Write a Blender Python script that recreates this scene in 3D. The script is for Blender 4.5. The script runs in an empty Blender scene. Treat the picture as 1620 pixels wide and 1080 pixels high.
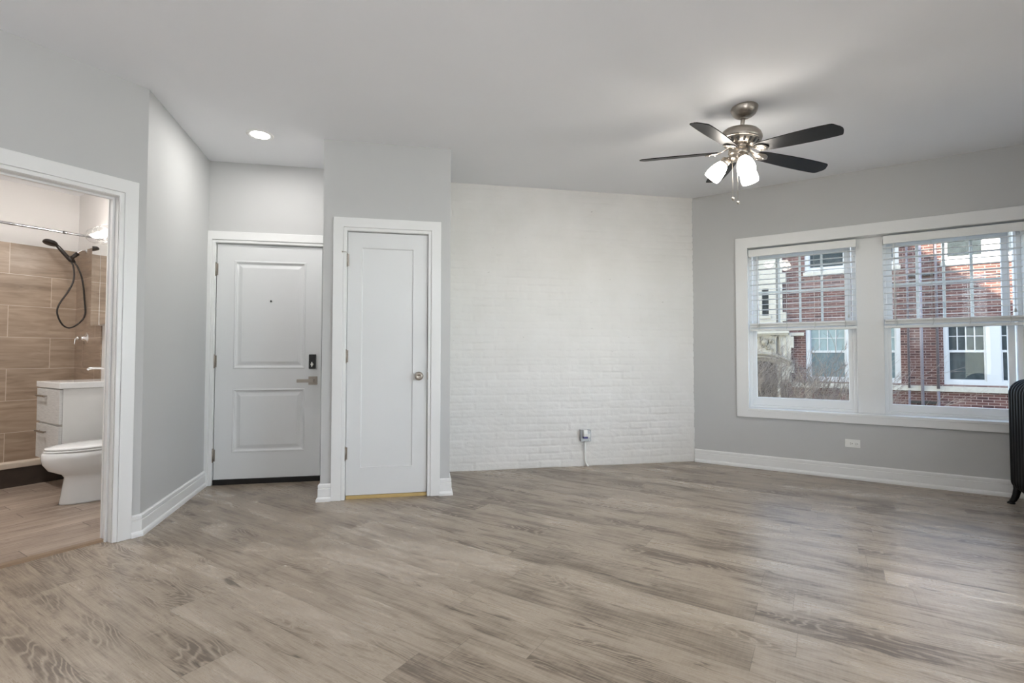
import bpy, bmesh, math, random
from mathutils import Vector, Matrix
from math import sin, cos, pi, radians, atan2, sqrt, hypot

S = bpy.context.scene
COL = S.collection

# ------------------------------------------------------------------ camera, sky, sun, exposure
H = 2.756                                   # ceiling height
CAM_Z = 1.0978
cam_d = bpy.data.cameras.new('camera')
cam = bpy.data.objects.new('camera', cam_d)
COL.objects.link(cam)
cam_d.sensor_fit = 'HORIZONTAL'
cam_d.sensor_width = 36.0
cam_d.lens = 770.55 / 1620 * 36.0
cam_d.clip_start = 0.05
cam_d.clip_end = 200
PITCH, ROLL = 0.02856, -0.001145
cam.matrix_world = (Matrix.Translation((0, 0, CAM_Z)) @ Matrix.Rotation(pi / 2 + PITCH, 4, 'X')
                    @ Matrix.Rotation(-ROLL, 4, 'Z'))
S.camera = cam

S.view_settings.view_transform = 'Standard'
S.view_settings.look = 'None'
S.view_settings.gamma = 1.0
S.view_settings.use_curve_mapping = False
S.view_settings.exposure = 0.46

SKY_STRENGTH = 27.0
SUN_STRENGTH = 17.0
WINDOW_RIGHT_W = 42.0
BOUNCE_W = 33.0
BOUNCE_RIGHT_W = 80.0
HALL_CAN_W = 5.2
FAN_EMIT = 18.0
BATH_BULB_W = 3.2
BATH_CAN_W = 19.0

wd = bpy.data.worlds.new('sky')
S.world = wd
wd.use_nodes = True
nt = wd.node_tree
nt.nodes.clear()
wo = nt.nodes.new('ShaderNodeOutputWorld')
bg = nt.nodes.new('ShaderNodeBackground')
sky = nt.nodes.new('ShaderNodeTexSky')
sky.sky_type = 'HOSEK_WILKIE'
sky.turbidity = 4.5
sky.ground_albedo = 0.4
sky.sun_direction = Vector((-0.75, -0.30, 0.55)).normalized()
hsv = nt.nodes.new('ShaderNodeHueSaturation')
hsv.inputs['Saturation'].default_value = 0.85
nt.links.new(sky.outputs[0], hsv.inputs['Color'])
nt.links.new(hsv.outputs[0], bg.inputs['Color'])
bg.inputs['Strength'].default_value = SKY_STRENGTH
nt.links.new(bg.outputs[0], wo.inputs['Surface'])


def light(name, kind, loc, energy, color=(1, 1, 1), direction=None, **kw):
    d = bpy.data.lights.new(name, kind)
    d.energy = energy
    d.color = color
    for k, v in kw.items():
        setattr(d, k, v)
    o = bpy.data.objects.new(name, d)
    COL.objects.link(o)
    o.location = loc
    if direction is not None:
        o.rotation_euler = Vector(direction).to_track_quat('-Z', 'Y').to_euler()
    return o


SUN_DIR = Vector((0.5375, 0.8433, -0.45))
light('sun', 'SUN', (-8, -5, 14), SUN_STRENGTH, (1.0, 0.86, 0.70), SUN_DIR, angle=radians(0.6))

# ------------------------------------------------------------------ plan (metres, camera at the origin)
A = Vector((-2.2678, 2.9980)); B = Vector((-2.5830, 4.1170))
C = Vector((-1.4435, 3.6955)); D = Vector((-0.4923, 3.8756))
E_ = Vector((-0.5807, 4.6281)); F = Vector((1.9011, 5.0983))
u = Vector((0.98254, 0.18606)); eb = Vector((0.98252, 0.18617))
w = Vector((0.84327, -0.53749)); n = Vector((0.53749, 0.84327))
xb = Vector((0.52172, 0.85312)); nb = Vector((-0.85312, 0.52172))
hx = (B - A).normalized(); hy = Vector((-hx.y, hx.x))


class Frame:
    """x to the viewer's right along a wall, y into the wall, z up"""
    def __init__(self, o, x):
        self.o = Vector((o.x, o.y)); self.x = Vector((x.x, x.y)).normalized()
        self.y = Vector((-self.x.y, self.x.x)); self.ang = atan2(self.x.y, self.x.x)

    def p(self, x, y, z=0.0):
        q = self.o + self.x * x + self.y * y
        return Vector((q.x, q.y, z))


FB = Frame(A, xb)          # bathroom door wall
FH = Frame(A, hx)          # hall wall (A to B)
FE = Frame(B, u)           # entry door wall
FC = Frame(C, u)           # closet front
FK = Frame(E_, eb)         # brick wall
FW = Frame(F, w)           # window wall
FX = Frame(F + n * 11.1, w)  # facade across the courtyard
WR = 2.66                  # right wall position along the window wall

# ------------------------------------------------------------------ mesh builder


class MB:
    def __init__(self):
        self.v = []; self.f = []; self.sm = []

    def add(self, verts, faces, smooth=False):
        k = len(self.v)
        self.v += [tuple(q) for q in verts]
        for fc in faces:
            self.f.append([i + k for i in fc]); self.sm.append(smooth)
        return self

    def box(self, x0, x1, y0, y1, z0, z1):
        v = [(x, y, z) for x in (x0, x1) for y in (y0, y1) for z in (z0, z1)]
        f = [(0, 1, 3, 2), (4, 6, 7, 5), (0, 4, 5, 1), (2, 3, 7, 6), (0, 2, 6, 4), (1, 5, 7, 3)]
        return self.add(v, f)

    def frame(self, x0, x1, z0, z1, wl, wr, wt, wb, y0, y1):
        """rectangular frame in the xz plane, one closed mesh"""
        o = [(x0, z0), (x1, z0), (x1, z1), (x0, z1)]
        i = [(x0 + wl, z0 + wb), (x1 - wr, z0 + wb), (x1 - wr, z1 - wt), (x0 + wl, z1 - wt)]
        v = []
        for y in (y0, y1):
            v += [(a, y, c) for a, c in o] + [(a, y, c) for a, c in i]
        f = []
        for k in range(4):
            m = (k + 1) % 4
            f += [(k, m, 4 + m, 4 + k), (8 + k, 12 + k, 12 + m, 8 + m), (k, 8 + k, 8 + m, m), (4 + k, 4 + m, 12 + m, 12 + k)]
        return self.add(v, f)

    def lathe(self, prof, seg=32, o=(0, 0, 0), axis=(0, 0, 1), smooth=True, caps=True):
        """prof = [(r, h)] along axis from o"""
        ax = Vector(axis).normalized()
        t = Vector((1, 0, 0)) if abs(ax.x) < 0.9 else Vector((0, 1, 0))
        e1 = ax.cross(t).normalized(); e2 = ax.cross(e1).normalized()
        o = Vector(o)
        v = []
        for r, h in prof:
            for k in range(seg):
                a = 2 * pi * k / seg
                v.append(o + ax * h + e1 * (r * cos(a)) + e2 * (r * sin(a)))
        f = []
        for j in range(len(prof) - 1):
            for k in range(seg):
                m = (k + 1) % seg
                f.append((j * seg + k, j * seg + m, (j + 1) * seg + m, (j + 1) * seg + k))
        if caps:
            if prof[0][0] > 1e-6:
                f.append(tuple(range(seg)))
            if prof[-1][0] > 1e-6:
                f.append(tuple((len(prof) - 1) * seg + k for k in range(seg)))
        return self.add(v, f, smooth)

    def cyl(self, p0, p1, r0, r1=None, seg=20, smooth=True):
        p0 = Vector(p0); p1 = Vector(p1)
        return self.lathe([(r0, 0), (r0 if r1 is None else r1, (p1 - p0).length)], seg, p0, p1 - p0, smooth)

    def tube(self, pts, r, seg=10, closed=False, ry=None):
        pts = [Vector(q) for q in pts]
        N = len(pts); v = []; f = []
        up = None
        for i, q in enumerate(pts):
            if closed:
                t = (pts[(i + 1) % N] - pts[i - 1]).normalized()
            else:
                t = (pts[min(i + 1, N - 1)] - pts[max(i - 1, 0)]).normalized()
            if up is None:
                up = Vector((0, 0, 1)) if abs(t.z) < 0.9 else Vector((1, 0, 0))
            s = t.cross(up).normalized(); up = s.cross(t).normalized()
            rr = r(i / (N - 1)) if callable(r) else r
            for k in range(seg):
                a = 2 * pi * k / seg
                v.append(q + s * (rr * cos(a)) + up * ((ry or rr) * sin(a)))
        M = N if closed else N - 1
        for i in range(M):
            for k in range(seg):
                m = (k + 1) % seg; j = (i + 1) % N
                f.append((i * seg + k, i * seg + m, j * seg + m, j * seg + k))
        if not closed:
            f.append(tuple(range(seg))); f.append(tuple((N - 1) * seg + k for k in range(seg)))
        return self.add(v, f, True)

    def loft(self, rings, smooth=True, caps=True):
        m = len(rings[0]); v = [q for r in rings for q in r]; f = []
        for j in range(len(rings) - 1):
            for k in range(m):
                l = (k + 1) % m
                f.append((j * m + k, j * m + l, (j + 1) * m + l, (j + 1) * m + k))
        if caps:
            f.append(tuple(range(m))); f.append(tuple((len(rings) - 1) * m + k for k in range(m)))
        return self.add(v, f, smooth)

    def prism(self, poly, axis, t0, t1):
        """poly in the plane of the two other axes, extruded along axis"""
        def mk(a, c, t):
            return (t, a, c) if axis == 'x' else (a, t, c) if axis == 'y' else (a, c, t)
        m = len(poly)
        v = [mk(a, c, t0) for a, c in poly] + [mk(a, c, t1) for a, c in poly]
        f = [tuple(range(m)), tuple(range(m, 2 * m))] + [(k, (k + 1) % m, m + (k + 1) % m, m + k) for k in range(m)]
        return self.add(v, f)

    def build(self, name, mat, parent=None, bevel=0, seg=2, loc=None, rotz=0):
        me = bpy.data.meshes.new(name)
        me.from_pydata(self.v, [], self.f)
        me.polygons.foreach_set('use_smooth', self.sm)
        bm = bmesh.new(); bm.from_mesh(me)
        bmesh.ops.recalc_face_normals(bm, faces=bm.faces)
        bm.to_mesh(me); bm.free()
        me.materials.append(mat)
        o = bpy.data.objects.new(name, me)
        COL.objects.link(o)
        if parent is not None:
            o.parent = parent
        if loc is not None:
            o.location = loc
        o.rotation_euler = (0, 0, rotz)
        if bevel:
            md = o.modifiers.new('bevel', 'BEVEL'); md.width = bevel; md.segments = seg
            md.limit_method = 'ANGLE'; md.angle_limit = radians(40)
        return o


def tag(o, label=None, cat=None, group=None, kind=None):
    if label: o['label'] = label
    if cat: o['category'] = cat
    if group: o['group'] = group
    if kind: o['kind'] = kind
    return o


def empty(name, loc, rotz=0):
    o = bpy.data.objects.new(name, None)
    o.empty_display_size = 0.1
    COL.objects.link(o)
    o.location = loc; o.rotation_euler = (0, 0, rotz)
    return o


def thing(name, fr, x, y, z, label, cat, group=None, kind=None):
    return tag(empty(name, fr.p(x, y, z), fr.ang), label, cat, group, kind)


def struct(mb, name, mat, label, cat, fr=None, bevel=0):
    o = mb.build(name, mat, None, bevel, loc=fr.p(0, 0, 0) if fr else None, rotz=fr.ang if fr else 0)
    return tag(o, label, cat, None, 'structure')


def wall_grid(x0, x1, z0, z1, y0, y1, holes=()):
    """a wall slab with rectangular holes (x0,x1,z0,z1), as one closed mesh"""
    xs = sorted({x0, x1, *[h[0] for h in holes], *[h[1] for h in holes]})
    zs = sorted({z0, z1, *[h[2] for h in holes], *[h[3] for h in holes]})
    xs = [x for x in xs if x0 <= x <= x1]; zs = [z for z in zs if z0 <= z <= z1]
    nx, nz = len(xs) - 1, len(zs) - 1

    def solid(i, j):
        if i < 0 or j < 0 or i >= nx or j >= nz: return False
        cx, cz = (xs[i] + xs[i + 1]) / 2, (zs[j] + zs[j + 1]) / 2
        return not any(h[0] < cx < h[1] and h[2] < cz < h[3] for h in holes)
    mb = MB(); v = []; idx = {}

    def vi(i, j, k):
        if (i, j, k) not in idx:
            idx[(i, j, k)] = len(v); v.append((xs[i], (y0, y1)[k], zs[j]))
        return idx[(i, j, k)]
    f = []
    for i in range(nx):
        for j in range(nz):
            if not solid(i, j): continue
            for k in (0, 1):
                f.append((vi(i, j, k), vi(i + 1, j, k), vi(i + 1, j + 1, k), vi(i, j + 1, k)))
            for di, dj, a, c in ((-1, 0, (i, j), (i, j + 1)), (1, 0, (i + 1, j), (i + 1, j + 1)),
                                 (0, -1, (i, j), (i + 1, j)), (0, 1, (i, j + 1), (i + 1, j + 1))):
                if not solid(i + di, j + dj):
                    f.append((vi(*a, 0), vi(*c, 0), vi(*c, 1), vi(*a, 1)))
    return mb.add(v, f)


def sweep(pts, prof):
    """profile (d to the right of travel, z) along a plan path with mitred corners"""
    pts = [Vector(q) for q in pts]; N = len(pts); mb = MB(); rings = []
    for i, q in enumerate(pts):
        d0 = (pts[i] - pts[i - 1]).normalized() if i > 0 else None
        d1 = (pts[i + 1] - pts[i]).normalized() if i < N - 1 else None
        d0 = d0 or d1; d1 = d1 or d0
        n0 = Vector((d0.y, -d0.x)); n1 = Vector((d1.y, -d1.x))
        m = (n0 + n1).normalized(); m = m / max(0.3, m.dot(n0))
        rings.append([(q.x + m.x * d, q.y + m.y * d, z) for d, z in prof])
    return mb.loft(rings, smooth=False)


# ------------------------------------------------------------------ materials


def srgb(r, g=None, b=None):
    if g is None: g = b = r
    def f(c):
        c /= 255.0
        return c / 12.92 if c <= 0.04045 else ((c + 0.055) / 1.055) ** 2.4
    return (f(r), f(g), f(b), 1.0)


class NG:
    """tiny node-graph helper"""
    def __init__(self, name, rough=0.5, metal=0.0, base=(0.8, 0.8, 0.8, 1), spec=0.5):
        self.m = bpy.data.materials.new(name); self.m.use_nodes = True
        self.t = self.m.node_tree
        self.b = self.t.nodes['Principled BSDF']
        self.b.inputs['Base Color'].default_value = base
        self.b.inputs['Roughness'].default_value = rough
        self.b.inputs['Metallic'].default_value = metal
        self.b.inputs['Specular IOR Level'].default_value = spec

    def put(self, sock, val):
        if isinstance(val, bpy.types.NodeSocket): self.t.links.new(val, sock)
        elif val is not None: sock.default_value = val

    def math(self, op, a, b=None, c=None, clamp=False):
        nd = self.t.nodes.new('ShaderNodeMath'); nd.operation = op; nd.use_clamp = clamp
        for i, q in enumerate((a, b, c)): self.put(nd.inputs[i], q)
        return nd.outputs[0]

    def coord(self, kind='Object'):
        return self.t.nodes.new('ShaderNodeTexCoord').outputs[kind]

    def sep(self, v):
        nd = self.t.nodes.new('ShaderNodeSeparateXYZ'); self.put(nd.inputs[0], v)
        return nd.outputs

    def comb(self, x, y, z=0.0):
        nd = self.t.nodes.new('ShaderNodeCombineXYZ')
        for i, q in enumerate((x, y, z)): self.put(nd.inputs[i], q)
        return nd.outputs[0]

    def noise(self, v, scale=1.0, detail=2.0, rough=0.5, dist=0.0):
        nd = self.t.nodes.new('ShaderNodeTexNoise')
        self.put(nd.inputs['Vector'], v); self.put(nd.inputs['Scale'], scale)
        self.put(nd.inputs['Detail'], detail); self.put(nd.inputs['Roughness'], rough); self.put(nd.inputs['Distortion'], dist)
        return nd.outputs['Fac']

    def white(self, v):
        nd = self.t.nodes.new('ShaderNodeTexWhiteNoise'); nd.noise_dimensions = '3D'
        self.put(nd.inputs['Vector'], v)
        return nd.outputs['Value']

    def ramp(self, fac, stops):
        nd = self.t.nodes.new('ShaderNodeValToRGB'); self.put(nd.inputs[0], fac)
        cr = nd.color_ramp
        while len(cr.elements) < len(stops): cr.elements.new(0.5)
        for e, (p, c) in zip(cr.elements, stops):
            e.position = p; e.color = c if len(c) == 4 else (*c, 1)
        return nd.outputs[0]

    def rng(self, v, a, b, c=0.0, d=1.0):
        nd = self.t.nodes.new('ShaderNodeMapRange')
        for i, q in enumerate((v, a, b, c, d)): self.put(nd.inputs[i], q)
        return nd.outputs[0]

    def mix(self, fac, a, b, mode='MIX'):
        nd = self.t.nodes.new('ShaderNodeMix'); nd.data_type = 'RGBA'; nd.blend_type = mode
        self.put(nd.inputs[0], fac); self.put(nd.inputs[6], a); self.put(nd.inputs[7], b)
        return nd.outputs[2]

    def brick(self, v, c1, c2, mortar, bw, rh, ms=0.012, offset=0.5, smooth=0.1, bias=0.0):
        nd = self.t.nodes.new('ShaderNodeTexBrick'); self.put(nd.inputs['Vector'], v)
        nd.offset = offset
        self.put(nd.inputs['Color1'], c1); self.put(nd.inputs['Color2'], c2); self.put(nd.inputs['Mortar'], mortar)
        nd.inputs['Scale'].default_value = 1.0
        nd.inputs['Mortar Size'].default_value = ms; nd.inputs['Mortar Smooth'].default_value = smooth
        nd.inputs['Bias'].default_value = bias
        nd.inputs['Brick Width'].default_value = bw; nd.inputs['Row Height'].default_value = rh
        return nd.outputs

    def bump(self, h, strength=0.3, dist=0.01):
        nd = self.t.nodes.new('ShaderNodeBump'); self.put(nd.inputs['Height'], h)
        nd.inputs['Strength'].default_value = strength; nd.inputs['Distance'].default_value = dist
        self.t.links.new(nd.outputs[0], self.b.inputs['Normal'])

    def color(self, c): self.put(self.b.inputs['Base Color'], c)
    def rough(self, c): self.put(self.b.inputs['Roughness'], c)


def paint(name, rgb, rough=0.55, bumpy=0.05, scale=220, spec=0.35):
    g = NG(name, rough, 0, rgb, spec)
    c = g.coord()
    k = g.noise(c, 1.3, 2)
    g.color(g.mix(1.0, rgb, g.ramp(k, [(0.3, (0.97, 0.97, 0.97, 1)), (0.7, (1, 1, 1, 1))]), 'MULTIPLY'))
    if bumpy: g.bump(g.noise(c, scale, 2), bumpy, 0.002)
    return g.m


def metal(name, rgb, rough=0.3, brushed=0.08):
    g = NG(name, rough, 1.0, rgb)
    x, y, z = g.sep(g.coord())
    k = g.noise(g.comb(g.math('MULTIPLY', x, 20.0), g.math('MULTIPLY', y, 20.0), g.math('MULTIPLY', z, 400.0)), 1.0, 2)
    g.rough(g.rng(k, 0.3, 0.7, max(0.02, rough - brushed), rough + brushed))
    return g.m


def simple(name, rgb, rough=0.5, spec=0.5, mottling=0.06):
    g = NG(name, rough, 0, rgb, spec)
    k = g.noise(g.coord(), 9.0, 3)
    lo = 1 - mottling
    g.color(g.mix(1.0, rgb, g.ramp(k, [(0.3, (lo, lo, lo, 1)), (0.7, (1, 1, 1, 1))]), 'MULTIPLY'))
    return g.m


def emit(name, rgb, strength):
    g = NG(name, 0.5)
    g.b.inputs['Base Color'].default_value = (0.8, 0.8, 0.8, 1)
    g.b.inputs['Emission Color'].default_value = rgb
    g.b.inputs['Emission Strength'].default_value = strength
    return g.m


def glass(name, tint=(0.97, 0.985, 0.98, 1), refl=0.03, rough=0.0):
    m = bpy.data.materials.new(name); m.use_nodes = True
    t = m.node_tree; t.nodes.clear()
    o = t.nodes.new('ShaderNodeOutputMaterial'); mx = t.nodes.new('ShaderNodeMixShader')
    tr = t.nodes.new('ShaderNodeBsdfTransparent'); gl = t.nodes.new('ShaderNodeBsdfGlossy'); fr = t.nodes.new('ShaderNodeLayerWeight'); pw = t.nodes.new('ShaderNodeMath'); pw.operation = 'POWER'; pw.inputs[1].default_value = 4.0; ma = t.nodes.new('ShaderNodeMath'); ma.operation = 'MULTIPLY_ADD'; ma.inputs[1].default_value = 0.85; ma.inputs[2].default_value = refl
    tr.inputs[0].default_value = tint; gl.inputs['Roughness'].default_value = rough; fr.inputs['Blend'].default_value = 0.5; t.links.new(fr.outputs['Facing'], pw.inputs[0]); t.links.new(pw.outputs[0], ma.inputs[0])
    t.links.new(ma.outputs[0], mx.inputs[0]); t.links.new(tr.outputs[0], mx.inputs[1]); t.links.new(gl.outputs[0], mx.inputs[2])
    t.links.new(mx.outputs[0], o.inputs[0])
    return m


M = {}
M['wall'] = paint('grey_wall_paint', srgb(195, 195, 194), 0.6, 0.04)
M['bathwall'] = paint('bathroom_white_paint', srgb(234, 232, 230), 0.55, 0.04)
M['ceiling'] = paint('ceiling_paint', srgb(240, 241, 244), 0.8, 0.03)
M['trim'] = paint('white_trim_paint', srgb(233, 233, 232), 0.32, 0.0, spec=0.5)
M['door'] = paint('white_door_paint', srgb(225, 226, 226), 0.35, 0.02, 90, 0.5)
M['blind'] = paint('blind_vinyl', srgb(240, 240, 238), 0.4, 0.0)
M['vinyl'] = paint('window_vinyl', srgb(240, 241, 241), 0.3, 0.0, spec=0.5)
M['nickel'] = metal('brushed_nickel', (0.42, 0.38, 0.335, 1), 0.34)
M['chrome'] = metal('chrome', (0.85, 0.85, 0.86, 1), 0.08, 0.03)
M['rod'] = metal('satin_rod_metal', (0.30, 0.30, 0.31, 1), 0.25)
M['steel'] = metal('galvanised_steel', (0.48, 0.49, 0.50, 1), 0.42)
M['black'] = simple('black_plastic', srgb(22, 22, 22), 0.4)
M['bronze'] = simple('dark_bronze', srgb(34, 27, 23), 0.35)
M['rubber'] = simple('black_rubber_sweep', srgb(16, 13, 12), 0.6)
M['iron'] = simple('black_painted_iron', srgb(5, 5, 6), 0.5, 0.3)
M['porcelain'] = simple('white_porcelain', srgb(232, 233, 233), 0.08, 0.6, 0.02)
M['cabinet'] = simple('white_cabinet_lacquer', srgb(224, 224, 222), 0.35, 0.5, 0.03)
M['plastic'] = simple('white_plastic', srgb(238, 238, 234), 0.35, 0.5, 0.02)
M['slot'] = simple('dark_slot', srgb(40, 38, 36), 0.6)
M['violet'] = simple('violet_plastic', srgb(70, 66, 120), 0.4)
M['glass'] = glass('window_glass')
M['globe'] = glass('clear_globe_glass', (0.98, 0.98, 0.98, 1), 0.05)
M['shade'] = emit('lit_frosted_shade', (1.0, 0.93, 0.84, 1), FAN_EMIT)
M['bulb'] = emit('lit_bulb', (1.0, 0.94, 0.86, 1), 14.0)
M['fanbulb'] = emit('lit_fan_bulb', (1.0, 0.94, 0.86, 1), 260.0)
M['canlens'] = emit('lit_downlight_lens', (1.0, 0.97, 0.93, 1), 30.0)
M['mirror'] = metal('mirror_silver', (0.92, 0.93, 0.92, 1), 0.01, 0.0)
M['fabric'] = simple('cord_fabric', srgb(215, 214, 210), 0.8)


def blade_mat():
    g = NG('dark_walnut_blade', 0.40, 0, srgb(14, 13, 14), 0.3)
    x, y, z = g.sep(g.coord())
    k = g.noise(g.comb(g.math('MULTIPLY', x, 6.0), g.math('MULTIPLY', y, 90.0), z), 1.0, 3)
    g.color(g.ramp(k, [(0.3, srgb(9, 9, 10)), (0.7, srgb(20, 18, 19))]))
    return g.m


M['blade'] = blade_mat()


def drawer_mat():
    g = NG('textured_drawer_front', 0.4, 0, srgb(205, 205, 204))
    x, y, z = g.sep(g.coord())
    k = g.noise(g.comb(g.math('MULTIPLY', x, 12.0), g.math('MULTIPLY', y, 12.0), g.math('MULTIPLY', z, 160.0)), 1.0, 2)
    g.color(g.ramp(k, [(0.35, srgb(196, 196, 195)), (0.65, srgb(214, 214, 213))]))
    g.bump(k, 0.2, 0.002)
    return g.m


M['drawer'] = drawer_mat()


def wood_floor(name, L, W, dark, mid, pale, rough, ring=1.0, groove=0.5, seed=0.0, sw=0.0018):
    """planks run along local x"""
    g = NG(name, rough, 0, mid, 0.5)
    x, y, z = g.sep(g.coord())
    row = g.math('FLOOR', g.math('DIVIDE', y, W))
    off = g.math('MULTIPLY', g.white(g.comb(row, 3.7 + seed, 1.0)), L)
    xs = g.math('ADD', x, off)
    col = g.math('FLOOR', g.math('DIVIDE', xs, L))
    pid = g.white(g.comb(row, col, 5.0 + seed)); pid2 = g.white(g.comb(row, col, 9.0 + seed)); pid3 = g.white(g.comb(row, col, 14.0))
    fx = g.math('SUBTRACT', xs, g.math('MULTIPLY', col, L)); fy = g.math('SUBTRACT', y, g.math('MULTIPLY', row, W))
    sx = g.math('MULTIPLY', pid, 37.0)
    # broad darker and paler patches drawn out along the plank
    patch = g.noise(g.comb(g.math('ADD', g.math('MULTIPLY', x, 2.2), sx), g.math('MULTIPLY', y, 7.5), pid2), 1.0, 3, 0.55, 0.3)
    # cathedral figure: nested pale lines round a heartwood ridge that wanders along the plank
    mid_y = g.math('ADD', g.math('MULTIPLY', pid2, W * 0.6), W * 0.2)
    wob = g.noise(g.comb(g.math('ADD', g.math('MULTIPLY', x, 1.1), sx), g.math('MULTIPLY', y, 5.0), 4.0), 1.0, 3, 0.5)
    dy = g.math('SUBTRACT', fy, mid_y)
    para = g.math('MULTIPLY', g.math('MULTIPLY', dy, dy), 34.0)
    field = g.math('ADD', g.math('ADD', g.math('MULTIPLY', xs, 0.55), para), g.math('MULTIPLY', wob, 1.15))
    rings = g.math('SINE', g.math('MULTIPLY', field, 105.0))
    ringl = g.math('POWER', g.math('ADD', g.math('MULTIPLY', rings, 0.5), 0.5), 3.5)
    # fine straight grain, streaks, saw marks
    fine = g.noise(g.comb(g.math('ADD', g.math('MULTIPLY', x, 7.0), sx), g.math('MULTIPLY', y, 210.0), pid), 1.0, 3, 0.65)
    streak = g.noise(g.comb(g.math('ADD', g.math('MULTIPLY', x, 2.4), sx), g.math('MULTIPLY', y, 44.0), pid2), 1.0, 4, 0.6, 0.3)
    saw = g.noise(g.comb(g.math('MULTIPLY', x, 110.0), g.math('MULTIPLY', y, 14.0), pid), 1.0, 2)
    # knots with dark drawn-out tails
    knot = g.noise(g.comb(g.math('ADD', g.math('MULTIPLY', x, 3.4), sx), g.math('MULTIPLY', y, 20.0), pid2), 1.0, 3.5, 0.6, 1.4)
    knotm = g.rng(knot, 0.65, 0.74, 0.0, 1.0)
    halo = g.rng(knot, 0.56, 0.70, 0.0, 1.0)
    t = g.math('ADD', g.math('MULTIPLY', patch, 0.60), g.math('MULTIPLY', streak, 0.40))
    t = g.math('ADD', t, g.math('MULTIPLY', g.math('SUBTRACT', pid3, 0.5), 0.15))
    t = g.math('ADD', t, g.math('MULTIPLY', g.math('SUBTRACT', fine, 0.5), 0.34))
    t = g.math('ADD', t, g.math('MULTIPLY', g.math('SUBTRACT', saw, 0.5), 0.10))
    t = g.math('SUBTRACT', t, g.math('MULTIPLY', halo, 0.10))
    figure = g.math('MULTIPLY', g.rng(patch, 0.54, 0.42, 0.0, 1.0), g.rng(pid, 0.25, 0.4, 0.0, 1.0))
    t = g.math('ADD', t, g.math('MULTIPLY', g.math('MULTIPLY', g.math('SUBTRACT', ringl, 0.35), figure), 0.20 * ring))
    c = g.ramp(t, [(0.31, dark), (0.50, mid), (0.71, pale)])
    c = g.mix(g.math('MULTIPLY', knotm, 0.7), c, tuple(q * 0.42 for q in dark[:3]) + (1,))
    ex = g.math('MINIMUM', fx, g.math('SUBTRACT', L, fx)); ey = g.math('MINIMUM', fy, g.math('SUBTRACT', W, fy))
    seam = g.rng(g.math('MINIMUM', ex, ey), 0.0004, sw, 1.0, 0.0)
    c = g.mix(g.math('MULTIPLY', seam, groove), c, tuple(q * 0.45 for q in dark[:3]) + (1,))
    g.color(c)
    g.rough(g.rng(t, 0.3, 0.7, rough + 0.05, rough - 0.05))
    hgt = g.math('SUBTRACT', g.math('MULTIPLY', fine, 0.5), seam)
    g.bump(hgt, 0.12, 0.002)
    return g.m


M['floor'] = wood_floor('greige_oak_planks', 1.22, 0.18, srgb(104, 91, 79), srgb(152, 138, 122), srgb(178, 165, 150), 0.30, 1.0, 0.4)
M['bathfloor'] = wood_floor('wood_look_floor_tile', 0.9, 0.15, srgb(128, 112, 100), srgb(156, 140, 126), srgb(174, 159, 145), 0.4, 0.2, 1.0, 4.0, 0.004)
M['strip'] = simple('pale_wood_threshold', srgb(206, 178, 120), 0.5, 0.4, 0.15)
M['strip2'] = simple('brown_threshold_strip', srgb(140, 118, 96), 0.4, 0.4, 0.15)
M['curbcap'] = simple('beige_stone_curb', srgb(214, 200, 184), 0.3, 0.5, 0.08)


def tile_mat(name, lo, hi):
    g = NG(name, 0.34, 0, lo, 0.5)
    x, y, z = g.sep(g.coord())
    v = g.comb(g.math('ADD', g.math('ADD', x, y), -0.371 - 2.99 + 6.1), g.math('ADD', z, -0.0565), 0.0)
    br = g.brick(v, (0, 0, 0, 1), (1, 1, 1, 1), (0.5, 0.5, 0.5, 1), 0.61, 0.3025, 0.0022, 0.5, 0.0)
    per = g.math('MULTIPLY', br['Color'], 1.0)
    k = g.noise(g.comb(g.math('ADD', g.math('MULTIPLY', g.math('ADD', x, y), 3.0), g.math('MULTIPLY', per, 9.0)), g.math('MULTIPLY', z, 22.0), per), 1.0, 4, 0.6, 0.6)
    k = g.math('ADD', g.math('MULTIPLY', k, 0.9), g.math('MULTIPLY', per, 0.12))
    c = g.ramp(k, [(0.3, lo), (0.75, hi)])
    g.color(g.mix(br['Fac'], c, srgb(206, 194, 180)))
    g.bump(g.math('SUBTRACT', 1.0, br['Fac']), 0.25, 0.002)
    return g.m


M['tile'] = tile_mat('brown_wood_look_tile', srgb(140, 122, 106), srgb(184, 165, 146))
M['curbtile'] = simple('dark_curb_tile', srgb(70, 60, 53), 0.4, 0.4, 0.3)


def painted_brick():
    g = NG('white_painted_brick', 0.5, 0, srgb(226, 226, 222), 0.4)
    c = g.coord()
    x, y, z = g.sep(c)
    k = g.noise(c, 3.0, 3)
    col = g.ramp(k, [(0.3, srgb(224, 222, 218)), (0.7, srgb(230, 228, 225))])
    pit = g.noise(g.comb(g.math('MULTIPLY', x, 9.0), y, g.math('MULTIPLY', z, 48.0)), 1.0, 4, 0.7)
    g.color(g.mix(g.rng(pit, 0.685, 0.715, 0.0, 0.6), col, srgb(120, 116, 108)))
    g.bump(g.noise(c, 55.0, 4, 0.6), 0.32, 0.006)
    return g.m


M['pbrick'] = painted_brick()


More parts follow.
